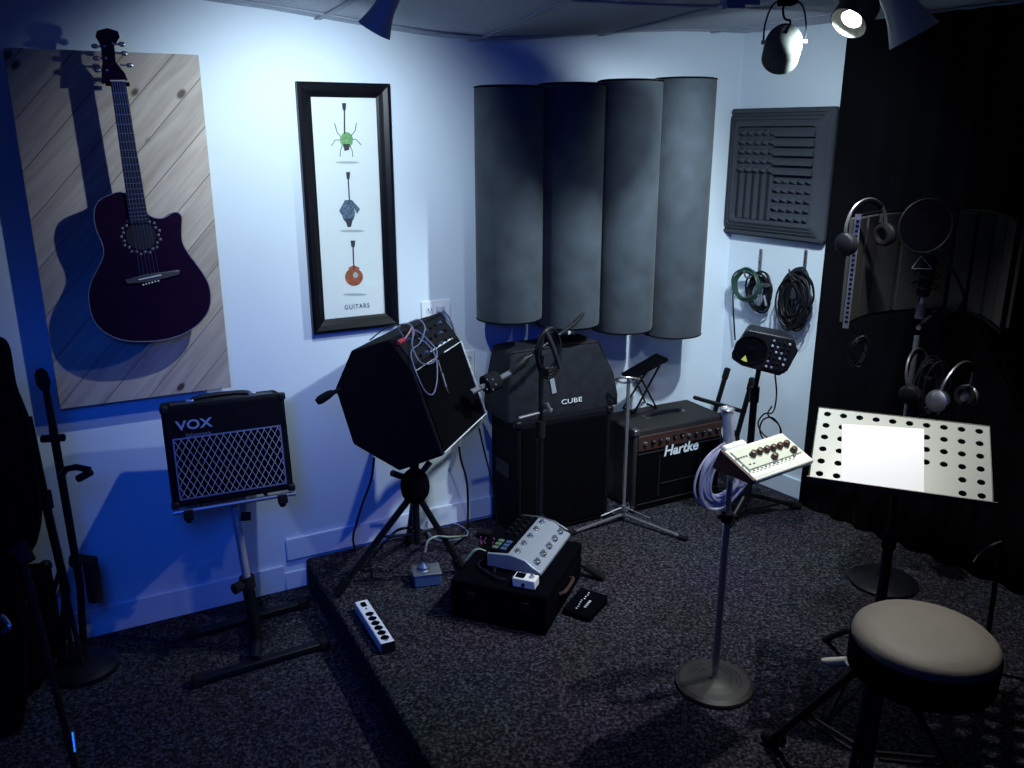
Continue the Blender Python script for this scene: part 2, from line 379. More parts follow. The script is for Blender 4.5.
MB(WL).loft([ring(1.0, GO-.006), ring(1.0, GO)]).build('soundboard', 'guitar', gt)
b = MB(WL); b.tube([V(a) for a in ring(1.0, GO)], .0016, 6, closed=True); b.build('binding', 'cableg', gt)
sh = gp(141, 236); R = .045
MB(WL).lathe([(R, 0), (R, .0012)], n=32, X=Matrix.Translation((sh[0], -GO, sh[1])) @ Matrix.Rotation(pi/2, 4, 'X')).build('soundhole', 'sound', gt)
b = MB(WL)
for k in range(26):
    a = 2*pi*k/26; r_ = R+.012+(.003 if k % 2 else -.003)
    b.ball((sh[0]+r_*cos(a), -GO-.001, sh[1]+r_*sin(a)), (.0048, .0012, .0048), 8)
b.build('rosette', 'inlay', gt)
n0 = gp(118, 81, GO+.012); n1 = gp(138.5, 217, GO+.006)
nut = V((n0[0], n0[1])); hl = V((n1[0], n1[1])); axd = (nut-hl).normalized(); nrm = V((axd.y, -axd.x))
def strip(a, b_, wa, wb, o0, o1, o2=None, o3=None):   # tapered bar between two points in (s,z)
    o2 = o0 if o2 is None else o2; o3 = o1 if o3 is None else o3
    A = [a-nrm*wa/2, a+nrm*wa/2]; B = [b_-nrm*wb/2, b_+nrm*wb/2]
    vs = [(A[0].x, -o0, A[0].y), (A[1].x, -o0, A[1].y), (A[1].x, -o1, A[1].y), (A[0].x, -o1, A[0].y), (B[0].x, -o2, B[0].y), (B[1].x, -o2, B[1].y), (B[1].x, -o3, B[1].y), (B[0].x, -o3, B[0].y)]
    return vs, [(0, 1, 2, 3), (7, 6, 5, 4), (0, 4, 5, 1), (1, 5, 6, 2), (2, 6, 7, 3), (3, 7, 4, 0)]
b = MB(WL); b.add(*strip(nut, hl-axd*.0, .042, .054, GO-.012, GO+.008, GO-.012, GO+.006)); b.build('neck', 'black', gt, bevel=.003)
b = MB(WL); b.add(*strip(nut, hl-axd*.02, .043, .056, GO+.008, GO+.012, GO+.006, GO+.008)); b.build('fretboard', 'ebony', gt)
scale = (nut-V(gp(158, 277))).length
for k in range(1, 21):
    d = scale*(1-2**(-k/12)); fp = nut-axd*d; w_ = .043+.013*d/(nut-hl).length
    MB(WL).add(*strip(fp, fp-axd*.0012, w_, w_, GO+.0085, GO+.0128-.003*d/.5)).build('fret', 'satin', gt)
b = MB(WL); b.add(*strip(nut+axd*.003, nut-axd*.001, .044, .044, GO+.006, GO+.015)); b.build('nut', 'bone', gt)
hdp = [(111,81),(107,83.5),(101.5,84),(102.5,62),(101,46),(95.5,36),(97,30.5),(107.5,27.8),(118,31),(120,37),(114.5,46),(116,62),(125,73),(128,80),(125.5,81.5)]
hp = [gp(*h_, GO+.01) for h_ in hdp]
MB(WL).prism(hp, -(GO+.006), -(GO-.010)).build('headstock', 'guitar', gt, bevel=.0015)
for side, pts in (('l', [(98, 46), (99.5, 58), (100.5, 70)]), ('r', [(119.5, 44), (122, 53), (127.5, 65)])):
    for (px, py) in pts:
        q = gp(px, py, GO+.01); sg = -1 if side == 'l' else 1
        r_ = MB(WL); r_.ball((q[0]+sg*.008, -(GO-.002), q[1]), (.011, .006, .008), 10); r_.cyl((q[0]-sg*.014, -(GO-.002), q[1]), (q[0], -(GO-.002), q[1]), .003); r_.cyl((q[0]-sg*.018, -(GO), q[1]), (q[0]-sg*.018, -(GO+.016), q[1]), .0035)
        r_.build('tuning_peg', 'chrome', gt)
bq = gp(158, 277); BR = V(bq)
nr = (V(gp(178, 274))-V(gp(142, 281))).normalized()
b = MB(WL)
L0, L1 = V(gp(125, 281)), V(gp(180, 272)); pol = [L0+V((0, .004)), L0*.6+L1*.4+V((0, .012)), L1+V((0, .008)), L1+V((-.004, -.008)), L0*.55+L1*.45+V((0, -.016)), L0+V((.004, -.010))]
b.prism([(q.x, q.y) for q in pol], -(GO+.008), -GO); b.build('bridge', 'bridge', gt, bevel=.002)
s0, s1 = V(gp(138, 279.5)), V(gp(161, 274.5)); 
b = MB(WL); b.tube([(s0.x, -(GO+.010), s0.y), (s1.x, -(GO+.010), s1.y)], .0022, 6); b.build('saddle', 'bone', gt)
for k in range(6):
    q = V(gp(143+3.0*k, 284.5-.8*k)); MB(WL).ball((q.x, -(GO+.009), q.y), .003, 8).build('bridge_pin', 'bone', gt)
for k in range(6):
    u = (k-2.5)/5; a = nut+nrm*.034*u; e = s0*(.5-u*.8)+s1*(.5+u*.8)
    MB(WL).tube([(a.x, -(GO+.016), a.y), (e.x, -(GO+.012), e.y)], .00045, 5).build('string', 'satin', gt)
b = MB(WL); b.cyl((hp[7][0]+.01, -.07, hp[1][1]+.02), (hp[7][0]+.01, -(GO-.01), hp[1][1]+.02), .006); b.box((hp[7][0]+.01, -(GO-.013), hp[1][1]+.0), (.07, .012, .012)); b.build('wall_hanger', 'blackmat', gt)

# ================================================================== FRAMED POSTER
p = [sL(314, 334, .02), sL(399, 325, .02), sL(388.5, 83.5, .02), sL(295, 81.5, .02)]
XA, XB, ZA, ZB = (p[0].x+p[3].x)/2, (p[1].x+p[2].x)/2, (p[0].z+p[1].z)/2, (p[2].z+p[3].z)/2
t = thing('framed_poster', 'tall black framed poster of three small guitars above the word guitars', 'picture', WL @ V(((XA+XB)/2, 0, ZA)), YL)
fw = .052
b = MB(WL)
prof = [(0, .003), (0, .028), (.012, .034), (.03, .028), (.044, .018), (fw, .014), (fw, .003)]
def pframe(bb, xa, xb, za, zb, prof):
    for (ins, off) in prof: pass
    rings = [[(xa+i_, -o_, za+i_), (xb-i_, -o_, za+i_), (xb-i_, -o_, zb-i_), (xa+i_, -o_, zb-i_)] for i_, o_ in prof]
    rings.append(rings[0]); bb.loft(rings, capa=False, capb=False)
pframe(b, XA, XB, ZA, ZB, prof); b.build('picture_frame', 'blackgloss', t, flat=True)
MB(WL).box(((XA+XB)/2, -.006, (ZA+ZB)/2), (XB-XA-2*fw+.01, .005, ZB-ZA-2*fw+.01)).build('print_sheet', 'print', t)
MB(WL).box(((XA+XB)/2, -.013, (ZA+ZB)/2), (XB-XA-2*fw+.004, .0015, ZB-ZA-2*fw+.004)).build('glass_pane', 'glass', t, flat=True)
def ps(px, py): q = sL(px, py, .009); return q
def blob(poly, m, nm, par, off=.0092):
    pts = [ps(*a) for a in poly]; MB(WL).prism([(a.x, a.z) for a in pts], -off, -off+.0006).build(nm, m, par, flat=True)
def ell(cx_, cy_, rx, ry, n=18): return [(cx_+rx*cos(2*pi*k/n), cy_+ry*sin(2*pi*k/n)) for k in range(n)]
def lines(ls, nm, m, par, r=.0016):
    b = MB(WL)
    for l in ls: b.tube([(q.x, -.0095, q.z) for q in (ps(*a) for a in l)], r, 5)
    return b.build(nm, m, par)
blob(ell(346.5, 140, 6.5, 8), 'inkgreen', 'insect_guitar_print', t)
blob([(343, 144), (350, 144), (349, 150), (344.5, 151)], 'ink', 'insect_guitar_tail', t, .0095)
lines([[(344.5, 134), (344.3, 104)]], 'insect_guitar_neck', 'ink', t, .0028)
blob([(341.8, 103), (346.2, 103), (345.8, 110), (342.6, 110)], 'ink', 'insect_guitar_head', t, .0096)
lines([[(341, 137), (337, 132), (334.5, 123)], [(351, 136), (355, 131), (356.5, 123)], [(340, 140), (335, 140), (331.5, 146)], [(352, 139), (357, 140), (361, 145)], [(342, 146), (340.5, 150), (340, 157)], [(350, 146), (352, 150), (353, 157)]], 'insect_legs', 'ink', t, .0014)
blob(ell(348.5, 213.5, 6.5, 9.5), 'inkblue', 'ornate_guitar_print', t)
blob([(339, 211), (345, 200), (352, 200), (360, 209), (357, 214), (354, 208), (344, 209), (342, 215)], 'inkblue', 'ornate_guitar_scrolls', t, .0095)
blob([(345, 219), (353, 218), (351, 227), (347.5, 227)], 'ink', 'ornate_guitar_tail', t, .0096)
lines([[(349.5, 202), (348, 176)]], 'ornate_guitar_neck', 'ink', t, .0026)
blob([(346, 172), (350.2, 172), (349.6, 179), (346.8, 179)], 'ink', 'ornate_guitar_head', t, .0096)
blob(ell(354, 277, 9, 9), 'inkorange', 'orange_guitar_print', t)
blob(ell(355.5, 275, 2.6, 3.0, 10), 'inkgrey', 'orange_guitar_plate', t, .0096)
blob([(348, 268), (354, 265), (360, 268), (354, 274)], 'inkorange', 'orange_guitar_shoulder', t, .0094)
lines([[(353.8, 269), (353, 246)]], 'orange_guitar_neck', 'ink', t, .0026)
blob([(350.5, 240.5), (355.3, 240.5), (354.6, 247), (351.4, 247)], 'ink', 'orange_guitar_head', t, .0096)
for c_ in ((347.5, 162.5), (352, 231), (355, 294.5)): blob(ell(c_[0], c_[1], 12, 1.3), 'inkgrey', 'printed_shadow', t)
q = ps(357, 306.5); wq = (ps(373, 305)-ps(341, 307)).length
text(None, 'guitars_lettering', 'GUITARS', .027, WL @ Matrix.Translation((q.x, -.0098, q.z)), 'ink', t, .0003, .8, space=1.25)

# ================================================================== OUTLETS
def outlet(px0, px1, py0, py1, lab, n=2, horiz=False):
    a = sL(px0, py1, .006); c = sL(px1, py0, .006); w = c.x-a.x; h_ = c.z-a.z; cxx = (a.x+c.x)/2; czz = (a.z+c.z)/2
    t = thing('wall_outlet', lab, 'outlet', WL @ V((cxx, 0, a.z)), YL)
    MB(WL).box((cxx, -.003, czz), (w, .006, h_)).build('cover_plate', 'white', t, bevel=.002)
    for k in (-1, 1):
        c0 = (cxx+(k*w*.22 if horiz else 0), -.007, czz+(0 if horiz else k*h_*.22))
        s_ = MB(WL); s_.lathe([(.016, 0), (.016, .003)], n=20, X=Matrix.Translation((c0[0], -.005, c0[2])) @ Matrix.Rotation(pi/2, 4, 'X')); so = s_.build('socket', 'base', t)
        b = MB(WL); b.box((c0[0]-.006, -.0083, c0[2]+.002), (.003, .001, .009)); b.box((c0[0]+.006, -.0083, c0[2]+.002), (.003, .001, .008)); b.ball((c0[0], -.0083, c0[2]-.008), (.003, .001, .003), 8); b.build('slots', 'blackmat', so)
    return t
outlet(422, 450, 299, 320, 'double wall outlet right of the poster, above the tilted amplifier', horiz=True)
outlet(463, 474.5, 350, 378, 'narrow white wall outlet peeking out right of the tilted amplifier')
# plug and its grey cord
b = MB(WL); q = sL(441, 309, .03); b.box((q.x, -.022, q.z), (.026, .026, .028)); tcord = thing('power_plug', 'pale plug and cord in the outlet above the tilted amplifier', 'plug', WL @ V((q.x, -.009, q.z-.014)), YL)
b.build('plug_body', 'cablew', tcord, bevel=.004)
pts = [WL @ V((q.x, -.03, q.z)), WL @ V((sL(448, 316, .04).x, -.04, sL(448, 316, .04).z)), WL @ V((sL(453, 328, .04).x, -.04, sL(453, 328, .04).z)), WL @ V((sL(454, 345, .035).x, -.035, sL(454, 345, .035).z)), WL @ V((sL(456, 400, .03).x, -.03, sL(456, 400, .03).z))]
MB().tube(smooth(pts), .004, 6).build('cord', 'cableg', tcord)

# ================================================================== BASS TRAPS
rt = .137; lab = ['furthest left and shortest of the four grey cylindrical bass traps', 'second from left of the four grey cylindrical bass traps', 'third from left of the four grey cylindrical bass traps', 'rightmost and longest of the four grey cylindrical bass traps']
xl = sL(475, 200, .16).x+.150; xr = sL(713, 200, .16).x-.205
ztop = [zat(84, *(WL @ V((xl, -.3, 0))).xy)]
for k in range(4):
    cxk = xl+(xr-xl)*k/3; c = WL @ V((cxk, -.165, 0)); fr_ = c+(-c).normalized()*0
    cf = WL @ V((cxk, -.28, 0))
    zt = zat((84.5, 82, 78.5, 76.5)[k], cf.x, cf.y); zb_ = zat((324, 329.5, 334, 338.5)[k], cf.x, cf.y)
    t = thing('bass_trap', lab[k], 'bass trap', V((c.x, c.y, zb_)), YL, 'grey bass traps in a row')
    b = MB(frame((c.x, c.y, 0), YL)); b.lathe([(rt-.012, zb_), (rt-.002, zb_+.006), (rt, zb_+.02), (rt, zt-.02), (rt-.002, zt-.006), (rt-.012, zt)], n=56); b.build('fabric_cylinder', 'trap', t)
    b = MB(frame((c.x, c.y, 0), YL)); b.torus((0, 0, zt-.006), rt-.001, .003, 56); b.build('end_ring', 'blackmat', t)
    b = MB(frame((c.x, c.y, 0), YL)); b.torus((0, 0, zb_+.006), rt-.001, .003, 56); b.build('end_ring', 'blackmat', t)
    for zz in (zt-.15, zb_+.15): MB(frame((c.x, c.y, 0), YL)).box((0, .149, zz), (.06, .03, .03)).build('wall_bracket', 'blackmat', t)
# ================================================================== FOAM PANEL
p0 = sR(726, 235, .03); p1 = sR(728, 108, .03); fa = min(p0.x, p1.x)+.005; fz0 = sR(726, 233, .03).z; fz1 = sR(730, 109, .03).z; fs_ = fz1-fz0; fb = fa+fs_*1.02
t = thing('foam_panel', 'square grey acoustic foam panel with ridged blocks on the right wall', 'foam panel', WR @ V(((fa+fb)/2, 0, fz0)), YR)
b = MB(WR)
def rr(ins, off, rad=.02):
    pts = []
    for (cx_, cz_, a0) in ((fb-ins-rad, fz1-ins-rad, 0), (fa+ins+rad, fz1-ins-rad, 90), (fa+ins+rad, fz0+ins+rad, 180), (fb-ins-rad, fz0+ins+rad, 270)):
        for k in range(5): a = radians(a0+22.5*k); pts.append((cx_+rad*cos(a), -off, cz_+rad*sin(a)))
    return pts
rings = [rr(.0, 0), rr(0, .035), rr(.008, .045), rr(.020, .048), rr(.022, .040), rr(.034, .050), rr(.036, .042), rr(.05, .052), rr(.052, .044), rr(.066, .054), rr(.08, .054), rr(.082, .030)]
b.loft(rings); b.build('stepped_border', 'foamgrey', t, flat=True)
ia, ib, iz0, iz1 = fa+.084, fb-.084, fz0+.084, fz1-.084; mx_, mz_ = (ia+ib)/2, (iz0+iz1)/2
def wedge(b, x0, x1, z0, z1, ax, off=.030, hgt=.026):
    if ax == 'h': vs = [(x0, -off, z0), (x1, -off, z0), (x1, -off, z1), (x0, -off, z1), (x0, -off-hgt, z1-.004), (x1, -off-hgt, z1-.004)]; fs = [(0, 1, 5, 4), (4, 5, 2, 3), (0, 4, 3), (1, 2, 5)]
    elif ax == 'v': vs = [(x0, -off, z0), (x1, -off, z0), (x1, -off, z1), (x0, -off, z1), (x1-.004, -off-hgt, z0), (x1-.004, -off-hgt, z1)]; fs = [(0, 4, 5, 3), (4, 1, 2, 5), (0, 1, 4), (3, 5, 2)]
    else: vs = [(x0, -off, z0), (x1, -off, z0), (x1, -off, z1), (x0, -off, z1), ((x0+x1)/2, -off-hgt, (z0+z1)/2+.004)]; fs = [(0, 1, 4), (1, 2, 4), (2, 3, 4), (3, 0, 4)]
    b.add(vs, fs)
bh, bv, bp_ = MB(WR), MB(WR), MB(WR)
nq = 5
for i in range(nq):
    h0 = mz_+(iz1-mz_)*i/nq; h1 = mz_+(iz1-mz_)*(i+1)/nq; bh.box(((mx_+ib)/2, -.042, h0+(h1-h0)*.28), (ib-mx_-.004, .026, (h1-h0)*.52))
    v0 = ia+(mx_-ia)*i/nq; v1 = ia+(mx_-ia)*(i+1)/nq; wedge(bv, v0, v1, iz0, mz_, 'v')
    for j in range(nq):
        x0 = ia+(mx_-ia)*j/nq; x1 = ia+(mx_-ia)*(j+1)/nq; wedge(bp_, x0, x1-.004, h0, h1-.012, 'p', hgt=.03)
        x0 = mx_+(ib-mx_)*j/nq; x1 = mx_+(ib-mx_)*(j+1)/nq-.006; k0 = iz0+(mz_-iz0)*i/nq; k1 = iz0+(mz_-iz0)*(i+1)/nq-.014; wedge(bp_, x0, x1, k0, k1, 'p', hgt=.03)
bh.build('horizontal_ridges', 'foamgrey', t, flat=True); bv.build('vertical_ridges', 'foamgrey', t, flat=True); bp_.build('pyramid_rows', 'foamgrey', t, flat=True)

# ================================================================== WALL HOOKS WITH CABLE COILS
def hook(px, py0, py1, lab):
    a = sR(px, py0, .01); c = sR(px, py1, .01)
    t = thing('wall_hook', lab, 'hook', WR @ V((c.x, 0, c.z)), YR)
    b = MB(WR); b.box((a.x, -.004, (a.z+c.z)/2), (.018, .006, a.z-c.z)); b.build('hook_plate', 'satin', t, bevel=.002)
    b = MB(WR); b.tube(smooth([(a.x, -.008, c.z+.01), (a.x, -.05, c.z-.004), (a.x, -.10, c.z), (a.x, -.118, c.z+.03)]), .004, 8); b.build('hook_arm', 'satin', t)
    b = MB(WR)
    for u in (.15, .5, .85): b.ball((a.x, -.008, c.z+(a.z-c.z)*u), (.0035, .0015, .0035), 8)
    b.build('screws', 'blackmat', t); return a.x, c.z
hx, hz = hook(760.5, 249, 276, 'grey slotted hook on right wall above the green cable coil')
hx2, hz2 = hook(805.5, 250, 274, 'grey slotted hook on right wall above the big black cable coil')
def coil(X, cx_, cz_, yc, rx, rz, n, r, seed, spread=.012, ax='y'):
    rnd = random.Random(seed); pts = []; segs = 22
    for k in range(n):
        ox, oz, oy = rnd.uniform(-spread, spread), rnd.uniform(-spread, spread), rnd.uniform(-spread, spread); s = rnd.uniform(.84, 1.06); ph = rnd.uniform(0, 6.28)
        for i in range(segs):
            a = 2*pi*i/segs; w = 1+.03*sin(3*a+ph)
            pts.append((cx_+ox+rx*s*w*cos(a), yc+oy+.006*sin(2*a+ph), cz_+oz+rz*s*w*sin(a)))
    pts = smooth(pts, 2)
    return MB(X).tube(pts, r, 6)
cq = sR(747, 285, .07)
t = thing('cable_coil', 'green and black cable coil hanging from the left wall hook', 'cable', WR @ V((cq.x, -.07, cq.z-.08)), YR)
coil(WR, cq.x, cq.z, -.075, .078, .075, 9, .0046, 3, .006).build('green_loops', 'green', t)
cq2 = sR(757, 292, .06)
coil(WR, cq2.x, cq2.z, -.05, .062, .082, 14, .0045, 5, .016).build('black_loops', 'black', t)
b = MB(WR); q = sR(766, 285, .09); b.box((q.x, -.09, q.z), (.035, .016, .012), ); b.build('cable_strap', 'satin', t)
for u, w in ((-.03, -.02), (.0, .02)): MB(WR).cyl((q.x+u, -.10, q.z-.048), (q.x+w, -.10, q.z-.095), .0065).build('connector', 'satin', t)
b = MB(WR); a = sR(733, 300, .05); c = sR(735, 340, .03); b.tube(smooth([(a.x, -.05, a.z+.05), (a.x-.005, -.045, a.z), (c.x, -.03, c.z)]), .004, 6); b.build('hanging_tail', 'black', t)
cq = sR(795.5, 300, .07)
t = thing('cable_coil', 'large tangled black cable coil hanging from the right wall hook', 'cable', WR @ V((cq.x, -.07, cq.z-.14)), YR)
coil(WR, cq.x, cq.z, -.07, .070, .120, 24, .0045, 11, .022).build('black_loops', 'black', t)
coil(WR, cq.x, cq.z-.005, -.085, .040, .085, 11, .004, 17, .026).build('glossy_loops', 'steelblack', t)
b = MB(WR); b.tube(smooth([(cq.x-.02, -.07, cq.z+.13), (cq.x, -.09, cq.z+.06), (cq.x+.01, -.105, cq.z+.01)]), .014, 8); b.build('velcro_tie', 'nylon', t)
# ================================================================== SMALL MONITOR ON STAND (by right wall)
mf = frame((1.026, 3.36, .857), -14, 6, 11) @ Matrix.Diagonal((1.16, 1.0, 1.08, 1))
base = onz(750, 503); base = V((1.075, 3.60, 0))
t = thing('personal_monitor', 'small black tilted monitor speaker with knob panel atop a pole', 'speaker', (base.x, base.y, .78), -14)
b = MB(mf)
pol = [(-.105, -.03), (-.082, .062), (-.072, .075), (.085, .080), (.112, .035), (.098, -.05), (.075, -.078), (-.06, -.073), (-.10, -.055)]
b.prism([(a, c) for a, c in pol], 0, .13, scale1=.82); b.build('enclosure', 'black', t, bevel=.006)
b = MB(mf @ frame((-.045, -.002, 0), 0, 90)); b.lathe([(.058, 0), (.055, .004), (.05, .0), (.02, -.002), (.012, .003)], n=32); b.build('round_grille', 'blackmat', t)
b = MB(mf); b.box((.05, -.002, .004), (.078, .004, .130)); pn = b.build('control_panel', 'steelblack', t)
for i in range(4):
    for j in range(6):
        b = MB(mf @ frame((.022+.018*i, -.004, .057-.021*j), 0, 90)); b.lathe([(.0045, 0), (.0038, .006)], n=10); b.build('knob', ('cableg', 'steelblack', 'steelblack', 'silver')[(i+3*j) % 4], pn)
b = MB(mf); b.prism([(-.070, -.050), (-.044, -.050), (-.057, -.026)], -.003, .001); b.build('triangle_badge', 'amber', t)
# stand
t = thing('speaker_stand', 'black tripod stand carrying the small monitor beside the right wall', 'stand', base, 0)
top = V((1.04, 3.44, .80))
b = MB(); b.cyl(base+V((0, 0, .30)), base+V((0, 0, .62)), .016); b.cyl(base+V((0, 0, .62)), V((1.05, 3.47, .80)), .011); b.build('pole', 'steelblack', t)
b = MB(); b.cyl(base+V((0, 0, .57)), base+V((0, 0, .64)), .021); b.build('height_clutch', 'black', t)
b = MB(); b.cyl(base+V((0, 0, .10)), base+V((0, 0, .32)), .024); b.build('leg_hub', 'black', t)
for ft in (onz(729, 527)+V((.0, 0, .015)), onz(803, 509)+V((-.02, 0, .015)), V((.93, 3.86, .015))):
    b = MB(); b.cyl(base+V((0, 0, .13)), ft, .012, n=10); b.cyl(base+V((0, 0, .05)), base.lerp(ft, .6)+V((0, 0, .035)), .006, n=8); lg = b.build('leg', 'steelblack', t)
    b = MB(); d = (ft-base-V((0, 0, .13))).normalized(); b.cyl(ft-d*.05, ft+d*.005, .017, n=10); b.build('rubber_foot', 'rubber', lg)
cc = at(768, 420, 3.58)
t = thing('hanging_cable', 'thin black cable looped below the small monitor', 'cable', (cc.x, cc.y, zat(446, cc.x, cc.y)))
b = MB(); pts = [at(775, 374, 3.42), at(776.5, 395, 3.5), at(773, 412, 3.56), at(764, 414, 3.58), at(758, 424, 3.58), at(765, 436, 3.58), at(778, 440, 3.58), at(781, 430, 3.57), at(773, 418, 3.57), at(763, 420, 3.57), at(760, 432, 3.57), at(768, 443, 3.57), at(779, 437, 3.56), at(779, 425, 3.56), at(768, 415, 3.56), at(772, 406, 3.56)]
b.tube(smooth(pts), .0035, 6); b.build('cord_loops', 'black', t)
# ================================================================== FOLDING STAND WITH TWO ARMS (behind hartke amp)
t = thing('instrument_stand', 'black folding stand with two slanted arms between bass amp and small monitor', 'stand', (.99, 3.95, 0))
A0, A1 = at(727.5, 369, 4.04), at(716, 408, 4.10); B0, B1 = at(752.5, 379, 3.78), at(741, 421, 3.84)
def ext(a, b_, z):  # continue line downwards to height z
    d = b_-a; return a+d*((z-a.z)/d.z)
A2 = ext(A0, A1, .32); B2 = ext(B0, B1, .32)
Cc = (A2+B2)/2
for a, c in ((A0, A2), (B0, B2)):
    b = MB(); b.tube([a, c], .013, 8); arm = b.build('support_arm', 'steelblack', t)
    b = MB(); b.tube([a, a.lerp(c, .18)], .0165, 8); b.build('foam_sleeve', 'rubber', arm)
b = MB(); b.tube([at(694.5, 397.5, 4.12), at(745, 412, 3.82)], .011, 8); b.build('cross_bar', 'steelblack', t)
b = MB(); b.tube([A2, B2], .013, 8); b.build('pivot_bar', 'steelblack', t)
for a, c in ((A2, V((A2.x+.03, A2.y+.02, .012))), (A2, V((A2.x+.12, A2.y-.10, .012))), (B2, V((B2.x+.02, B2.y-.10, .012))), (B2, V((B2.x+.06, B2.y+.10, .012)))):
    b = MB(); b.tube([a, c], .011, 8); b.build('leg', 'steelblack', t)

# ================================================================== BASS AMP
h0, h1 = onz(632, 513), onz(718, 492)
yawH = math.degrees(math.atan2((h1-h0).y, (h1-h0).x)); hw = (h1-h0).xy.length; hh = zat(414, h1.x, h1.y); hd = .28
HF = frame((h0.x, h0.y, .004), yawH)
t = thing('bass_amplifier', 'brown-faced black bass amplifier under the small folding stand', 'amplifier', HF @ V((hw/2, hd/2, 0)), yawH)
tp = hh-.004
b = MB(HF); b.prism([(0, 0), (hw, 0), (hw, tp), (0, tp)], .0, hd); b.build('cabinet', 'tolex_grey', t, bevel=.012)
b = MB(HF); b.box((hw/2, -.004, tp-.068), (hw-.03, .01, .075)); cp = b.build('control_panel', 'hartke', t, bevel=.003)
for k in range(11):
    x = .05+k*(hw-.1)/10; X = HF @ frame((x, -.009, tp-.068+(.010 if 3 < k < 6 else 0)), 0, 90)
    MB(X).lathe([(.010, 0), (.008, .012), (.003, .0125)], n=14).build('knob', 'black' if k % 3 else 'satin', cp)
    MB(HF).ball((x, -.0225, tp-.060), .0022, 6).build('knob_pointer', 'letter', cp)
b = MB(HF); b.box((hw/2, -.003, (tp-.12)/2+.01), (hw-.03, .008, tp-.14)); gr = b.build('grille', 'grille', t)
b = MB(HF)
for z_ in (.035, tp-.118): b.box((hw/2, -.009, z_), (hw-.03, .004, .004))
for x_ in (.14, hw-.14): b.box((x_, -.009, (tp-.14)/2+.03), (.003, .003, tp-.20))
b.box((hw/2, -.009, .12), (hw-.30, .003, .003)); b.build('grille_ribs', 'tolex_grey', gr)
q0 = onpl(681.5, 448.5, HF @ V((0, -.012, 0)), HF.to_3x3() @ V((0, 1, 0))); qh = HF.inverted() @ q0
text(None, 'hartke_lettering', 'Hartke', .072, HF @ Matrix.Translation((qh.x, -.0095, qh.z)) , 'hartletter', t, .0015, 1.0, shear=.15, bold=.0012)
b = MB(HF); b.tube(smooth([(hw*.30, .13, tp+.004), (hw*.36, .13, tp+.016), (hw*.5, .13, tp+.02), (hw*.64, .13, tp+.016), (hw*.70, .13, tp+.004)]), .009, 8); b.build('carry_handle', 'black', t)
for u in (.30, .70): MB(HF).box((hw*u, .13, tp+.003), (.03, .03, .006)).build('handle_cap', 'satin', t)
for (x_, z_) in ((.008, tp-.012), (hw-.008, tp-.012), (.008, .012), (hw-.008, .012)):
    MB(HF).box((x_, .012, z_), (.030, .034, .030)).build('corner_cap', 'satin' if x_ < .1 and z_ > .1 else 'black', t, bevel=.006)
# small X-leg stand on the bass amp
topz = tp+.004
Yf = 3.84
t = thing('tabletop_stand', 'small black folding stand with tilted top plate standing on the bass amp', 'stand', HF @ V((.13, .17, tp)), yawH)
a0, a1, a2, a3 = at(621, 373, 3.70), at(632, 378, 3.58), at(668, 358, 3.70), at(656, 353, 3.82)
n_ = (a1-a0).cross(a3-a0).normalized(); n_ = n_ if n_.z < 0 else -n_
b = MB(); b.add([a0, a1, a2, a3, a0+n_*.014, a1+n_*.014, a2+n_*.014, a3+n_*.014], [(0, 1, 2, 3), (4, 5, 6, 7), (0, 1, 5, 4), (1, 2, 6, 5), (2, 3, 7, 6), (3, 0, 4, 7)]); b.build('top_plate', 'blackmat', t, bevel=.003)
yv = HF.to_3x3() @ V((0, 1, 0))
lf = onz(634, 413, hh+.006); rf = onz(656.5, 408, hh+.006)
for dy in (0, .09):
    b = MB(); b.tube([lf+yv*dy+V((0,0,.0)), (a2*.75+a1*.25)+yv*(dy*.6)+n_*.01], .005, 8); b.build('leg', 'steelblack', t)
    b = MB(); b.tube([rf+yv*dy, (a1*.8+a2*.2)+yv*(dy*.6)+n_*.01], .005, 8); b.build('leg', 'steelblack', t)
for u in (lf, rf): MB().tube([u, u+yv*.09], .005, 8).build('foot_rail', 'rubber', t)

# ================================================================== LARGE CABINET + COVERED AMP
ca = math.degrees(YL and radians(YL)); CF = frame((.022, 3.388, .004), YL); cw, cd = .48, .25
cbl = CF @ V((0, 0, 0)); cbr = CF @ V((cw, 0, 0)); chh = zat(407, cbr.x, cbr.y)-.004
t = thing('speaker_cabinet', 'large black speaker cabinet on the floor beneath the covered amplifier', 'speaker cabinet', CF @ V((cw/2, cd/2, 0)), YL)
MB(CF).prism([(0, 0), (cw, 0), (cw, chh), (0, chh)], 0, cd).build('cabinet_body', 'tolex', t, bevel=.012)
MB(CF).box((cw/2, -.003, chh/2), (cw-.05, .006, chh-.06)).build('grille_cloth', 'grille', t)
for (x_, z_) in ((.008, chh-.010), (cw-.008, chh-.010), (.008, .012), (cw-.008, .012)): MB(CF).box((x_, .01, z_), (.034, .036, .034)).build('corner_cap', 'black', t, bevel=.008)
b = MB(CF)
for zz in (.55,): b.box((-.004, cd/2, chh*zz), (.008, .13, .07))
b.build('side_handle', 'black', t, bevel=.004)
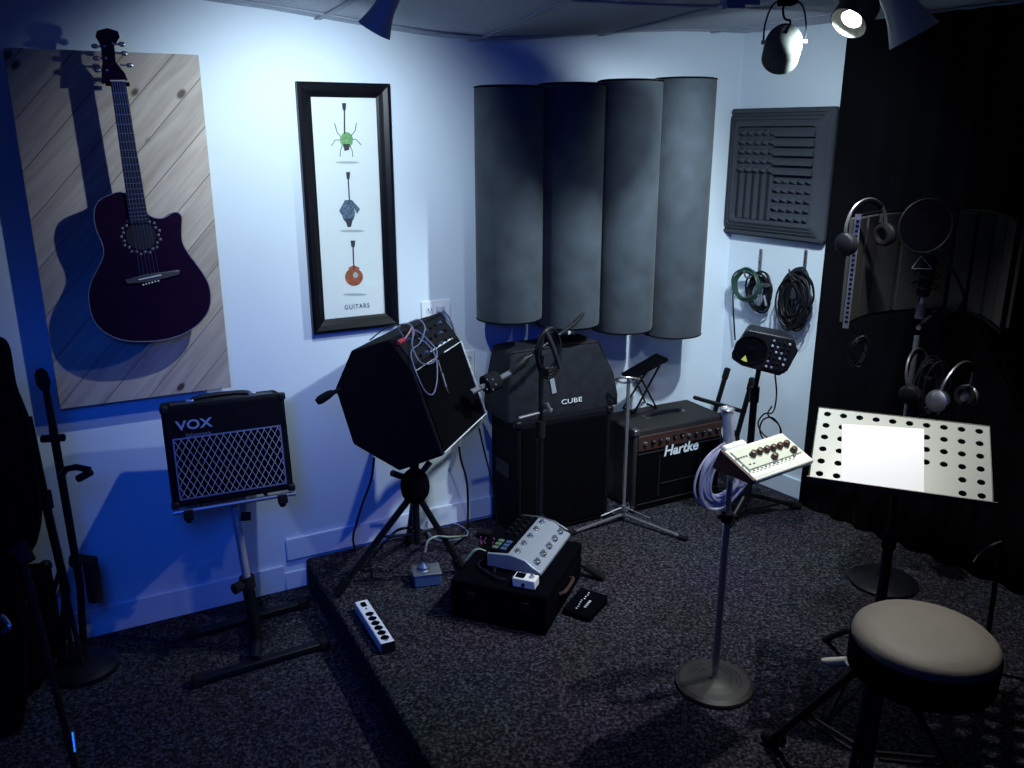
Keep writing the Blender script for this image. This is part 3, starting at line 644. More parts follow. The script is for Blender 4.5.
# covered amp
BF = CF @ Matrix.Translation((-.015, .02, chh)); 
fp = BF @ V((.25, 0, 0)); N_ = BF.to_3x3() @ V((0, 1, 0))
def bq_(px, py): q = BF.inverted() @ onpl(px, py, BF @ V((0, 0, 0)), N_); return q
tr = bq_(606, 342); br = bq_(619, 406); tl = bq_(520, 352); bl_ = bq_(499, 417)
t = thing('covered_amplifier', 'guitar amplifier under a dark nylon cover lettered cube', 'amplifier', BF @ V((.23, .13, 0)), YL)
zt_ = (tr.z+.0); xr0, xr1 = br.x, tr.x; xl0 = max(bl_.x, -.02); xl1 = xl0+.03
def bring(x0, x1, y0, y1, z, rad=.02, n=4):
    pts = []
    for (cx_, cy_, a0) in ((x1-rad, y1-rad, 0), (x0+rad, y1-rad, 90), (x0+rad, y0+rad, 180), (x1-rad, y0+rad, 270)):
        for k in range(n+1): a = radians(a0+90*k/n); pts.append((cx_+rad*cos(a), cy_+rad*sin(a), z))
    return pts
rg = [bring(xl0, xr0, 0, .235, .0), bring(xl0-.002, xr0-.004, -.003, .235, .05), bring(xl0+.008, xr0-.018, .010, .23, .14), bring(xl1, xr1+.004, .03, .22, zt_-.03), bring(xl1+.006, xr1-.004, .036, .215, zt_-.008), bring(xl1+.02, xr1-.02, .05, .20, zt_)]
MB(BF).loft(rg).build('nylon_cover', 'nylon', t, ang=50)
b = MB(BF)
for x0_, x1_b, z0_, z1_b in ((xr0-.02, xr1-.014, .0, zt_-.01),):
    b.tube([(x0_, -.001, z0_+.01), (x0_-.012, .006, .09), (x0_-.026, .018, .16), (x1_b, .034, z1_b)], .003, 6)
b.tube([(xl1+.01, .036, zt_-.004), ((xl1+xr1)/2, .036, zt_-.001), (xr1-.012, .036, zt_-.005)], .003, 6)
b.build('cover_piping', 'black', t)
qc = bq_(571, 400.5); text(None, 'cube_lettering', 'CUBE', .029, BF @ frame((qc.x, -.006, qc.z), 0, -7), 'letter', t, .0015, 1.5)
qc = bq_(553.5, 386)
b = MB(BF @ frame((qc.x, -.004, qc.z), 0, -8, -8)); b.box((0, .008, 0), (.022, .004, .065)); b.build('white_tag', 'silver', t)

# ================================================================== BOOM MIC STAND WITH CABLE ROUND THE BOOM
NB = V((.145, 3.02, 0)); NB = V((.10, 3.17, 0))
ct = at(541, 362, 3.17); ct = V((NB.x, NB.y, zat(362, NB.x, NB.y)))
NB = V((at(541, 372, 3.17).x, 3.17, 0)); ct = V((NB.x, NB.y, zat(356, NB.x, NB.y)))
t = thing('boom_microphone_stand', 'black boom microphone stand with cable wound round its raised boom', 'microphone stand', NB)
b = MB(); b.cyl(NB+V((0, 0, .10)), NB+V((0, 0, .62)), .013); b.cyl(NB+V((0, 0, .6)), ct, .010); b.build('pole', 'steelblack', t)
b = MB(); b.cyl(NB+V((0, 0, .56)), NB+V((0, 0, .63)), .019); b.build('height_clutch', 'rubber', t)
b = MB(); b.cyl(NB+V((0, 0, .05)), NB+V((0, 0, .22)), .022); b.build('leg_hub', 'black', t)
for ft in (onz(602, 580)+V((0, 0, .014)), V((-.14, 3.42, .014)), V((-.17, 3.02, .014))):
    b = MB(); b.cyl(NB+V((0, 0, .12)), ft, .011, n=10); b.build('leg', 'steelblack', t)
    b = MB(); d = (ft-NB-V((0, 0, .12))).normalized(); b.cyl(ft-d*.08, ft+d*.01, .016, n=10); b.build('rubber_foot', 'rubber', t)
bA, bB, bM = at(471, 392, 2.98), at(583, 314, 3.36), ct
bm0 = at(500, 377, 3.08)
b = MB(); b.tube([at(520, 363, 3.12), at(560, 334, 3.25)], .006, 8); b.build('boom_arm', 'steelblack', t)
b = MB(); b.tube([at(558, 335.5, 3.25), at(574, 324, 3.31), bB], [.007, .010, .008], 10); b.build('boom_tip', 'black', t)
b = MB(); b.tube([at(486, 385, 3.03), at(471, 392.5, 2.98)], .011, 10); b.build('counterweight_rod', 'satin', t); MB().tube([at(498, 379.5, 3.08), at(511, 372.5, 3.11)], .012, 10).build('boom_sleeve', 'satin', t)
dd = (bB-bA).normalized()
b = MB(); b.tube([at(483, 386, 3.03), at(485, 385, 3.035), at(497, 379.5, 3.07), at(499, 378.5, 3.075)], [.020, .036, .036, .022], 14); b.build('counterweight', 'rubber', t)
b = MB()
cc = at(490, 383, 3.02)
for k in range(6):
    a = 2*pi*k/6; b.ball(cc+V((.022*cos(a), -.02, .022*sin(a))), .004, 8)
b.build('counterweight_studs', 'cableg', t)
b = MB(); b.tube([at(511, 372.5, 3.11), at(522, 362, 3.13), at(527, 357, 3.14)], [.016, .022, .012], 10); b.build('boom_clutch', 'black', t)
X = frame(at(549, 352, 3.19), 20, 0, 0) @ Matrix.Rotation(radians(14), 4, 'Z')
coil(X, 0, 0, 0, .055, .085, 14, .0045, 8, .013).build('wound_cable', 'black', t)
b = MB(); b.tube(smooth([at(545, 330, 3.17), at(552, 345, 3.15), at(560, 368, 3.15)]), .010, 8); b.build('cable_tie', 'nylon', t)
b = MB(); b.tube([at(519, 418, 3.13), at(552, 409.5, 3.19)], .0065, 8); b.tube([at(546, 403, 3.16), at(550, 412, 3.16)], .010, 8); b.build('clamp_screw', 'satin', t)
# ================================================================== CHROME TRIPOD STAND
TB = onz(623, 521); TB = V((TB.x, TB.y, 0)); 
t = thing('chrome_tripod_stand', 'chrome microphone stand with folding tripod legs before the bass amp', 'microphone stand', TB)
tz = zat(378, TB.x, TB.y)
b = MB(); b.cyl(TB+V((0, 0, .07)), TB+V((0, 0, tz)), .0085, n=12); b.build('pole', 'chrome', t)
b = MB(); b.cyl(TB+V((0, 0, .055)), TB+V((0, 0, .08)), .014, n=12); b.cyl(TB+V((0, 0, .028)), TB+V((0, 0, .045)), .014, n=12); b.build('leg_collars', 'satin', t)
for ft in (onz(569, 536)+V((0, 0, .012)), onz(686, 541)+V((0, 0, .012)), TB+V((.08, .20, .012))):
    b = MB(); b.tube([TB+V((0, 0, .035)), ft], .0075, 8); lg = b.build('leg', 'chrome', t)
    d = (ft-TB).normalized(); b = MB(); b.cyl(ft-d*.035, ft+d*.004, .0115, n=10); b.build('rubber_foot', 'rubber', lg)
    m_ = (TB+V((0, 0, .035))).lerp(ft, .42); b = MB(); b.tube([TB+V((0, 0, .072)), m_+V((0, 0, .03)), m_], .0035, 6); b.build('brace', 'satin', lg)
b = MB(); tt = TB+V((0, 0, tz)); b.tube(smooth([at(616, 379.5, tt.y), at(622, 377.5, tt.y-.02), at(632, 378, tt.y-.02), at(639, 379.5, tt.y), at(633, 382, tt.y+.01), at(622, 382.5, tt.y+.01)], 4, True), .005, 8, closed=True); b.build('top_clip', 'chrome', t)

# ================================================================== TILTED KEYBOARD AMP ON TRIPOD
ex = V((sin(radians(17)), cos(radians(17)), 0)); P0 = at(390, 410, 2.83)
sp = [(350.8, 350.8), (389.8, 339), (412, 370), (443, 456), (399, 471), (353, 444.5), (335, 388.5)]
near = [onpl(a, c, P0, ex) for a, c in sp]
Lx = .47
yawQ = math.degrees(math.atan2(-ex.x, ex.y))      # local x = side plane, local y = ex
QF = frame(P0, yawQ); Qi = QF.inverted()
pl = [((Qi @ p_).x, (Qi @ p_).z) for p_ in near]
zb_ = min(p_.z for p_ in near)
t = thing('tilted_amplifier', 'black keyboard amplifier tipped sideways on a tripod stand, cables on its controls', 'amplifier', V((P0.x+ex.x*.2, P0.y+ex.y*.2, zb_)), yawQ)
MB(QF).prism(pl, 0, Lx).build('enclosure', 'tolex', t, bevel=.006)
P1, P2, P3 = V((pl[1][0], 0, pl[1][1])), V((pl[2][0], 0, pl[2][1])), V((pl[3][0], 0, pl[3][1]))
def facefr(a, c):   # frame on a face: x along extrusion, z along a<-c (up), y = inward
    mid = (a+c)/2+V((0, Lx/2, 0)); zx = (a-c).normalized(); xx = V((0, 1, 0)); yy = zx.cross(xx)
    R_ = Matrix((xx, yy, zx)).transposed().to_4x4(); return QF @ Matrix.Translation(mid) @ R_, (a-c).length
X1, l1 = facefr(P1, P2)
cen = V((sum(p_[0] for p_ in pl)/7, Lx/2, sum(p_[1] for p_ in pl)/7)); cw_ = QF @ cen
s1 = 1 if (X1.to_3x3() @ V((0, 1, 0))).dot(cw_-X1.translation) > 0 else -1   # +y goes inward when 1
b = MB(X1); b.box((0, -s1*.002, 0), (Lx-.05, .006, l1-.025)); cp = b.build('control_panel', 'black', t)
rnd = random.Random(2)
for i in range(7):
    for j in range(3):
        x = -Lx/2+.10+i*.048; z = l1/2-.035-j*(l1-.06)/2
        MB(X1 @ frame((x, -s1*.005, z), 0, 90*s1)).lathe([(.0065, 0), (.0055, .010)], n=10).build('knob', 'steelblack' if (i+j) % 3 else 'skyblue', cp)
b = MB(X1); b.box((.06, -s1*.006, -l1/2+.02), (.22, .003, .005)); b.build('panel_line', 'letter', cp)
X2, l2 = facefr(P2, P3)
s2 = 1 if (X2.to_3x3() @ V((0, 1, 0))).dot(cw_-X2.translation) > 0 else -1
b = MB(X2); b.box((0, -s2*.002, 0), (Lx-.03, .006, l2-.02)); gq_ = b.build('grille', 'grille', t)
b = MB(X2); w2, h2 = Lx/2-.008, l2/2-.008
c4 = [(-w2, -s2*.006, h2), (w2, -s2*.006, h2), (w2, -s2*.006, -h2), (-w2, -s2*.006, -h2)]
b.tube([V(c4[0])*.4+V(c4[1])*.6, c4[1], c4[2], c4[3]], .0028, 6); b.tube([c4[0], V(c4[0])*.55+V(c4[1])*.45], .0016, 6)
b.build('silver_piping', 'letter', gq_)
b = MB(); b.tube([at(341, 389, 2.86), at(330, 394, 2.85)], .008, 10); b.tube([at(333, 392, 2.855), at(328, 395, 2.85), at(320, 400, 2.845), at(316.5, 402.5, 2.84)], [.010, .015, .016, .010], 12); b.build('grip_handle', 'rubber', t)
# tangled patch leads on top
t2 = thing('patch_cables', 'tangle of thin grey patch cables over the tilted amplifier controls', 'cable', X1 @ V((0, -s1*.02, 0)))
def surf(px, py, off=.012):
    p_ = onpl(px, py, X1 @ V((0, -s1*off, 0)), X1.to_3x3() @ V((0, 1, 0))); return p_
def surf2(px, py, off=.018):
    return onpl(px, py, X2 @ V((0, -s2*off, 0)), X2.to_3x3() @ V((0, 1, 0)))
b = MB(); b.tube(smooth([surf(403, 336), surf(398, 326, .03), surf(409, 324, .03), surf(414, 332, .03), surf(412, 345, .02), surf2(420, 362), surf2(432, 363), surf2(437, 352), surf(428, 340, .02), surf(417, 331, .03), surf(410, 330)]), .0028, 6); b.build('looped_lead', 'cableg', t2)
b = MB(); b.tube(smooth([surf(410, 322, .02), surf(419, 319.5, .03), surf(425, 328, .03), surf(420, 343, .02), surf(411, 352, .015), surf2(416, 372), surf2(425, 391), surf2(433, 394), surf2(437, 380), surf2(436, 358), surf(428, 345), surf(418, 338)]), .0026, 6); b.build('hanging_lead', 'cableg', t2)
b = MB(); b.tube(smooth([surf(370, 340, .02), surf(386, 328, .04), surf(402, 325, .03), surf(410, 330, .02)]), .0026, 6); b.build('long_lead', 'black', t2)
b = MB(); b.tube([surf2(438, 360), surf2(441.5, 372)], .0018, 6); b.tube([surf2(442, 373), surf2(446, 387)], .0042, 8); b.tube([surf2(446, 387), surf2(448.5, 393)], .0018, 6); b.build('jack_plug', 'satin', t2)
b = MB(); b.tube([surf(398, 343, .02), surf(404, 339.5, .025)], .0075, 8); b.build('red_plug', 'red', t2)
b = MB(); b.tube(smooth([surf(404, 340, .02), surf(409, 333, .03), surf(412, 328, .03), surf(413, 336, .02)]), .003, 6); b.build('pink_lead', mat('pink_plastic', (.4, .2, .25), .5), t2)
# tripod
hb = at(415, 486, 2.98); QB = V((hb.x, hb.y, 0))
t = thing('amplifier_tripod', 'black tripod stand under the tilted keyboard amplifier', 'stand', QB)
b = MB(); b.ball(QB+V((0, 0, hb.z)), (.056, .056, .072), 16); b.build('hub', 'blackmat', t)
b = MB(); b.tube([at(392, 473, 2.92), QB+V((0, 0, hb.z+.02)), at(430, 462, 3.0)], .013, 8); b.cyl(QB+V((0, 0, hb.z)), QB+V((0, 0, zb_+.02)), .018); b.build('yoke', 'steelblack', t)
L1 = onz(338, 596)+V((0, 0, .015)); L2 = onz(463, 573)+V((0, 0, .015)); L3 = V((-.45, 3.34, .015))
for ft in (L1, L2, L3):
    b = MB(); b.tube([QB+V((0, 0, hb.z-.02)), ft], .013, 8); lg = b.build('leg', 'steelblack', t)
    b = MB(); d = (ft-QB-V((0, 0, hb.z))).normalized(); b.cyl(ft-d*.07, ft+d*.0, .019, n=10); b.build('rubber_foot', 'rubber', lg)
    b = MB(); b.tube([QB+V((0, 0, hb.z-.20)), (QB+V((0, 0, hb.z-.02))).lerp(ft, .45)], .006, 8); b.build('brace', 'steelblack', lg)
b = MB(); b.cyl(QB+V((0, 0, hb.z-.24)), QB+V((0, 0, hb.z-.02)), .014); b.build('centre_column', 'steelblack', t)

# ================================================================== CABLES FROM AMP DOWN TO FLOOR
def cable(lab, pts, r, m='black', name='floor_cable', cat='cable', closed=False):
    b = MB(); b.tube(smooth(pts, 6, closed), r, 6, closed=closed); o = b.build(name, m); tag(o, lab, cat); return o
cable('black cable hanging left of the tripod down to the baseboard', [at(374, 458, 2.98), at(371, 480, 3.05), at(362, 505, 3.12), at(356, 525, 3.18), at(353, 538, 3.2), onz(355, 552)+V((0, 0, .006))], .0048)
cable('black cable hanging from the amplifier back to the floor loops', [at(459, 447, 3.15), at(461, 460, 3.2), at(466.5, 480, 3.22), at(468, 505, 3.25), onz(467, 530)+V((0, 0, .01)), onz(462, 540)+V((0, 0, .006)), onz(450, 546)+V((0, 0, .006))], .005)
cable('black cable drooping behind the amplifier to the cabinet side', [at(479, 428, 3.25), at(484, 450, 3.28), at(489, 470, 3.30), at(493, 490, 3.30), onz(500, 548)+V((0, 0, .008))], .004)
cable('grey cable loop lying behind the tripod leg', [onz(428, 530)+V((0, 0, .05)), onz(440, 525)+V((0, 0, .02)), onz(458, 526)+V((0, 0, .006)), onz(468, 534)+V((0, 0, .006)), onz(460, 540)+V((0, 0, .006)), onz(442, 542)+V((0, 0, .006)), onz(430, 538)+V((0, 0, .012))], .004, 'cableg', closed=True)
cable('black cable arching from wall side to the tripod', [onz(388, 540)+V((0, 0, .006)), at(398, 530, 3.1), at(412, 528, 3.1), at(424, 532, 3.1), onz(428, 542)+V((0, 0, .006))], .006)
cable('pale green cable curving up from the junction box', [at(425, 552, 2.99), at(428, 541, 3.0), at(437, 536.5, 3.02), at(450, 537, 3.05), onz(466, 538)+V((0, 0, .01))], .0045, 'cabley')
cable('short pale cable end poking out beside the pedal case', [onz(455, 561)+V((0, 0, .03)), onz(459, 571)+V((0, 0, .012))], .006, 'cabley')
# junction box
jb = onz(428, 587); JF = frame((jb.x, jb.y, 0), 14)
t = thing('junction_box', 'small grey metal outlet box on the riser by the tripod foot', 'outlet box', jb, 14)
MB(JF).box((0, .04, .028), (.105, .085, .05)).build('box_body', 'skyblue', t, bevel=.004)
b = MB(JF); b.box((0, .04, .055), (.112, .092, .004)); b.build('cover_plate', 'satin', t, bevel=.001)
b = MB(JF); b.lathe([(.022, .057), (.022, .070), (.014, .078), (.007, .084)], (-.012, .045, 0), n=18); b.build('plug', 'skyblue', t)
b = MB(JF); b.torus((-.012, .045, .058), .026, .003); b.build('socket_ring', 'satin', t)
# ================================================================== POWER STRIP
a = onz(354.3, 602, .04); c = onz(380.7, 644, .04); d = onz(367, 598.3, .04)
yawS = math.degrees(math.atan2((c-a).y, (c-a).x)); Ls = (c-a).length; PF = frame((a.x, a.y, 0), yawS)
t = thing('power_strip', 'white six outlet power strip on the riser edge', 'power strip', a*1, yawS); t.matrix_basis = frame((a.x, a.y, 0), yawS)
MB(PF).box((Ls/2, .025, .021), (Ls, .05, .038)).build('strip_body', 'white', t, bevel=.004)
for k in range(6):
    x = .105+k*(Ls-.135)/5; so = MB(PF).lathe([(.0135, .040), (.0135, .0412)], (x, .025, 0), n=16, sy=1.15).build('socket', 'blackmat', t)
    MB(PF).box((x+.018, .025, .0408), (.004, .012, .001)).build('socket_bridge', 'cableg', so)
MB(PF).box((.035, .025, .042), (.028, .018, .006)).build('rocker_switch', 'blackmat', t, bevel=.002)
MB(PF).ball((.066, .025, .041), .0035, 8).build('indicator_lamp', 'black', t)
MB(PF).box((Ls+.003, .025, .020), (.006, .05, .037)).build('end_cap', 'black', t)
# ================================================================== PEDAL CASE + EFFECTS UNIT + SMALL PEDALS
fl, frr = onz(451, 617), onz(546, 637); yawC = math.degrees(math.atan2((frr-fl).y, (frr-fl).x)); wC = (frr-fl).length; dC = .45; hC = .155
KF = frame((fl.x, fl.y, .003), yawC)
t = thing('pedal_case', 'black flight case low on the riser under the effects unit', 'case', KF @ V((wC/2, dC/2, 0)), yawC)
MB(KF).box((wC/2, dC/2, hC*.33), (wC, dC, hC*.66)).build('case_body', 'blackmat', t, bevel=.008)
MB(KF).box((wC/2, dC/2, hC*.83), (wC, dC, hC*.33)).build('case_lid', 'blackmat', t, bevel=.008)
for x_ in (.08, wC-.08): MB(KF).box((x_, -.003, hC*.66), (.03, .008, .034)).build('latch', 'black', t, bevel=.002)
b = MB(KF); b.tube(smooth([(wC+.001, .15, hC*.55), (wC+.02, .17, hC*.6), (wC+.02, .26, hC*.6), (wC+.001, .28, hC*.55)]), .007, 8); b.build('carry_handle', 'hartke', t)
# effects unit
UZ = hC+.003+.006
ua, ub = onz(541, 575, UZ+.006), onz(564, 534, UZ+.05)
ub = V((ub.x, ub.y, ua.z)); ux = (ub-ua); UL = .345
yawU = math.degrees(math.atan2(ux.y, ux.x))          # local x runs away from the camera
UF = frame((ua.x, ua.y, UZ), yawU)                    # local +y to the left of that
t = thing('effects_unit', 'silver floor multi effects unit with two rows of footswitches on the pedal case', 'effects pedal', UF @ V((UL/2, .12, 0)), yawU)
W = .215
prof = [(0, 0), (W, 0), (W, .052), (W*.62, .062), (W*.55, .062), (W*.30, .052), (.03, .028), (0, .012)]
b = MB(UF @ Matrix.Rotation(pi/2, 4, 'Z')); 
def uprism(bb, prof, x0, x1): 
    n = len(prof); vs = [(x0, p_[0], p_[1]) for p_ in prof]+[(x1, p_[0], p_[1]) for p_ in prof]
    bb.add(vs, [tuple(range(n)), tuple(range(2*n-1, n-1, -1))]+[(i, i+n, (i+1) % n+n, (i+1) % n) for i in range(n)])
b = MB(UF); uprism(b, prof, 0, UL); b.build('housing', 'silver', t, bevel=.003)
b = MB(UF); b.box((UL/2, W*.80, .0575), (UL-.02, W*.36, .012), ); cp = b.build('control_panel', 'blackmat', t)
for i in range(3):
    for j in range(2): MB(UF).box((.035+i*.028, W*.70+j*.032+.012, .065), (.019, .022, .004)).build('pad', 'lcd' if j else 'skyblue', cp, bevel=.001)
for i in range(5):
    for j in range(2): MB(UF).lathe([(.009, 0), (.008, .014), (.003, .015)], (.150+i*.038, W*.72+j*.036, .0635), n=12).build('knob', 'steelblack', cp)
for i in range(5):
    for j in range(2):
        yy = W*(.50 if j else .14); zz = .060 if j else .036; X = UF @ frame((.04+i*(UL-.08)/4, yy, zz), 0, 0)
        fsw = MB(X).lathe([(.013, -.004), (.013, .003), (.008, .004), (.008, .010), (.006, .013)], n=14).build('footswitch', 'chrome', t)
b = MB(UF); b.tube([(UL-.005, W*.05, .03), (UL-.005, W*.3, .056), (UL-.005, W*.6, .066), (UL-.005, W-.01, .060)], .003, 6); b.build('edge_trim', 'satin', t)
# tuner pedal
tp_ = onz(511, 588, hC); c_ = onz(537, 594, hC); yawT = math.degrees(math.atan2((c_-tp_).y, (c_-tp_).x)); TF = frame((tp_.x, tp_.y, hC+.004), yawC)
t = thing('tuner_pedal', 'small white pedal with dark window at the front of the pedal case', 'pedal', TF @ V((.04, .02, 0)), yawC)
MB(TF).box((.045, .030, .018), (.086, .05, .036)).build('pedal_body', 'white', t, bevel=.004)
MB(TF).box((.026, .030, .037), (.034, .034, .002)).build('display_window', 'blackmat', t)
MB(TF).lathe([(.009, .036), (.009, .040), (.006, .041), (.006, .048)], (.068, .03, 0), n=14).build('footswitch', 'chrome', t)
MB(TF @ frame((.045, .004, .016), 0, 90)).lathe([(.006, 0), (.006, .004)], n=14).build('jack_socket', 'blackmat', t)
# white plug by case
MB(KF).ball((.21, .04, hC+.012), (.010, .016, .010), 10)
cable('black patch cable with pale plug running across the pedal case', [KF @ V((.14, .08, hC+.008)), KF @ V((.10, .20, hC+.008)), KF @ V((.06, .12, hC+.008)), KF @ V((.16, .05, hC+.012)), KF @ V((.20, .045, hC+.012))], .005, 'black', 'patch_cable')
t = thing('patch_cables', 'pale green cable arching onto the pedal case left side', 'cable', KF @ V((.05, .2, hC)))
b = MB(); b.tube(smooth([at(466, 560, 3.0), at(474, 551, 3.0), at(480, 549.5, 3.0), at(488, 553, 2.98)]), .005, 6); b.build('pale_lead', 'cabley', t)
b = MB(); b.torus(tuple(at(487, 540, 3.08)), .028, .0035, ax='y', a0=2.6, a1=6.6); b.torus(tuple(at(489, 541, 3.05)), .018, .003, ax='y', a0=2.2, a1=6.0); b.build('pink_lead', mat('magenta_cable', (.22, .04, .12), .5), t)
MB().tube([at(493, 546, 3.02), at(498, 545, 3.02)], .006, 8).build('red_plug', 'red', t)
# wah/volume pedal right of the case
a = onz(595, 592); VF = frame(onz(566, 620), 15)
A_, B_, C_, D_ = onz(562, 614), onz(583, 621), onz(595, 589), onz(577, 583)
yv_ = math.degrees(math.atan2((B_-A_).y, (B_-A_).x)); VF = frame((A_.x, A_.y, .002), yv_)
iv = VF.inverted(); wv = .115; dv_ = .15
t = thing('expression_pedal', 'flat black floor pedal with white markings right of the pedal case', 'pedal', VF @ V((wv/2, dv_/2, 0)), yv_)
b = MB(VF); b.add([(0, 0, 0), (wv, 0, 0), (wv, dv_, 0), (0, dv_, 0), (0, 0, .022), (wv, 0, .022), (wv, dv_, .038), (0, dv_, .038)], [(0, 3, 2, 1), (4, 5, 6, 7), (0, 1, 5, 4), (1, 2, 6, 5), (2, 3, 7, 6), (3, 0, 4, 7)]); b.build('pedal_body', 'blackmat', t, bevel=.004)
b = MB(VF); rnd = random.Random(6)
for k in range(9): b.box((.045+rnd.uniform(-.004, .004), .025+k*.013, .0255+.0014*k), (.006, .005, .001))
b.build('printed_marks', 'letter', t)
b = MB(VF)
for k in range(5): b.box((.072, .045+k*.010, .028+.0011*k), (.009, .006, .001))
b.build('printed_name', 'letter', t)

# ================================================================== MIXER, ITS STAND, WHITE CABLE COIL
MBs = onz(714, 685); 
t = thing('round_base_stand', 'chrome pole stand with round ribbed dark base carrying the mixer', 'microphone stand', MBs)
bs = Matrix.Translation(MBs)
b = MB(bs); b.lathe([(.122, 0), (.126, .006), (.124, .014), (.110, .022), (.085, .026), (.083, .024), (.070, .027), (.068, .025), (.055, .028), (.053, .026), (.040, .030), (.020, .034)], n=64); b.build('round_base', 'basegrey', t, ang=20)
b = MB(bs); b.lathe([(.018, .030), (.016, .040), (.012, .055)], n=20); b.build('base_collar', 'chrome', t)
pzt = zat(452, MBs.x, MBs.y); pzc = zat(517, MBs.x, MBs.y)
b = MB(bs); b.cyl((0, 0, .035), (0, 0, pzc), .0115); b.build('lower_tube', 'chrome', t)
b = MB(bs); b.cyl((0, 0, pzc), (0, 0, pzt), .0095); b.build('upper_tube', 'chrome', t)
b = MB(bs); b.lathe([(.014, pzc-.018), (.019, pzc-.014), (.019, pzc+.014), (.013, pzc+.020)], n=20); b.cyl((-.03, 0, pzc), (.03, 0, pzc), .006); b.build('height_clutch', 'rubber', t)
mz = .846; MF = frame((.724, 2.245, mz), 35.9, -66.9)      # x right, y away through the top, z up the slope
mw, mh = .262, .120
t = thing('mixing_desk', 'small cream mixer with brown knobs on the chrome round base stand', 'mixer', (.724, 2.245, mz-.08), 35.9)
b = MB(MF); b.prism([(-mw/2, -mh/2), (mw/2, -mh/2), (mw/2, mh/2), (-mw/2, mh/2)], 0, .014); b.build('mixer_case', 'cream', t, bevel=.005)
b = MB(MF)
cv = [(-.003, mh/2+.004), (-.003, -mh/2-.008), (.012, -mh/2-.008), (.060, mh/2-.01), (.060, mh/2+.004)]
b.add([(x_, y_, z_) for x_ in (-mw/2-.008, -mw/2+.004) for y_, z_ in cv], [(0, 1, 2, 3, 4), (9, 8, 7, 6, 5)]+[(k, k+5, (k+1) % 5+5, (k+1) % 5) for k in range(5)]); b.build('side_cheek', 'hartke', t, bevel=.002)
b = MB(MF); cv = [(.010, mh/2-.004), (.010, -mh/2+.002), (.058, mh/2-.014), (.058, mh/2-.004)]
b.add([(x_, y_, z_) for x_ in (-mw/2+.005, mw/2-.008) for y_, z_ in cv], [(0, 1, 2, 3), (7, 6, 5, 4)]+[(k, k+4, (k+1) % 4+4, (k+1) % 4) for k in range(4)]); b.build('mixer_underside', 'hartke', t)
b = MB(MF); b.box((.0, -.002, .008), (mw-.03, .006, mh-.045)); b.build('knob_panel', mat('cream_panel', (.62, .66, .52), .5), t, bevel=.001)
def mk(px, py):
    q = MF.inverted() @ onpl(px, py, MF @ V((0, -.012, 0)), MF.to_3x3() @ V((0, 1, 0))); return q
for (px, py) in ((753.5, 453.5), (760, 451), (767, 449), (773.5, 447.5), (780, 445.5), (786.5, 443.5), (775, 456), (794, 449.5)):
    q = mk(px, py); X = MF @ frame((q.x, -.003, q.z), 0, 90)
    k_ = MB(X).lathe([(.0105, 0), (.0105, .006), (.008, .017), (.004, .018)], n=18).build('knob', 'brown', t)
b = MB(MF)
for k in range(5): q = mk(737+2.6*k, 457.5-.8*k); b.box((q.x, -.0055, q.z), (.006, .002, .005))
for k in range(12): q = mk(751+4.0*k, 470-1.35*k); b.box((q.x, -.0055, q.z), (.005, .002, .004))
for (px, py) in ((744, 464), (751, 462.5), (755, 461.5)): q = mk(px, py); b.box((q.x, -.0055, q.z), (.007, .002, .004))
b.build('switches', 'bridge', t)
b = MB(MF); b.box((0, .006, -mh/2-.004), (mw-.004, .018, .010)); b.build('front_lip', 'cream', t, bevel=.004)
b = MB(MF); q = mk(738, 442); b.box((q.x, .012, mh/2+.010), (.09, .025, .022)); b.build('rear_connectors', 'cream', t, bevel=.006)
# mounting tube with ring
t = thing('drink_holder_tube', 'translucent tube with a chrome ring standing behind the mixer', 'tube', (MBs.x-.0, MBs.y+.04, .9))
tb0, tb1 = at(729, 441, 2.42), at(727.5, 409, 2.42)
b = MB(); b.cyl(tb0, tb1, .017, n=18); b.build('tube_body', 'clear', t)
b = MB(); b.torus(tuple(tb1), .019, .004, 24); b.build('chrome_ring', 'chrome', t)
b = MB(); b.cyl(tb0-V((0, 0, .05)), tb0, .008); b.build('mount_peg', 'satin', t)
# white cable coil
t = thing('cable_coil', 'thick coil of white cable hanging beside the mixer', 'cable', at(724, 508, 2.40))
X = frame(at(725, 475, 2.45), 10, 0, 22)
coil(X, 0, 0, 0, .066, .098, 24, .0040, 21, .016).build('white_loops', 'cablew', t)
b = MB(); b.tube(smooth([at(735, 444, 2.38), at(728, 450, 2.37), at(722, 455, 2.38)]), .009, 8); b.build('cable_tie', 'white', t)
# ================================================================== MUSIC STAND
DF = frame((1.143, 2.345, .810), -22.3, -63.3, 0); dw, dh = .48, .318
t = thing('music_stand', 'perforated metal music stand holding a blank white sheet', 'music stand', (1.16, 2.42, 0), -22.3)
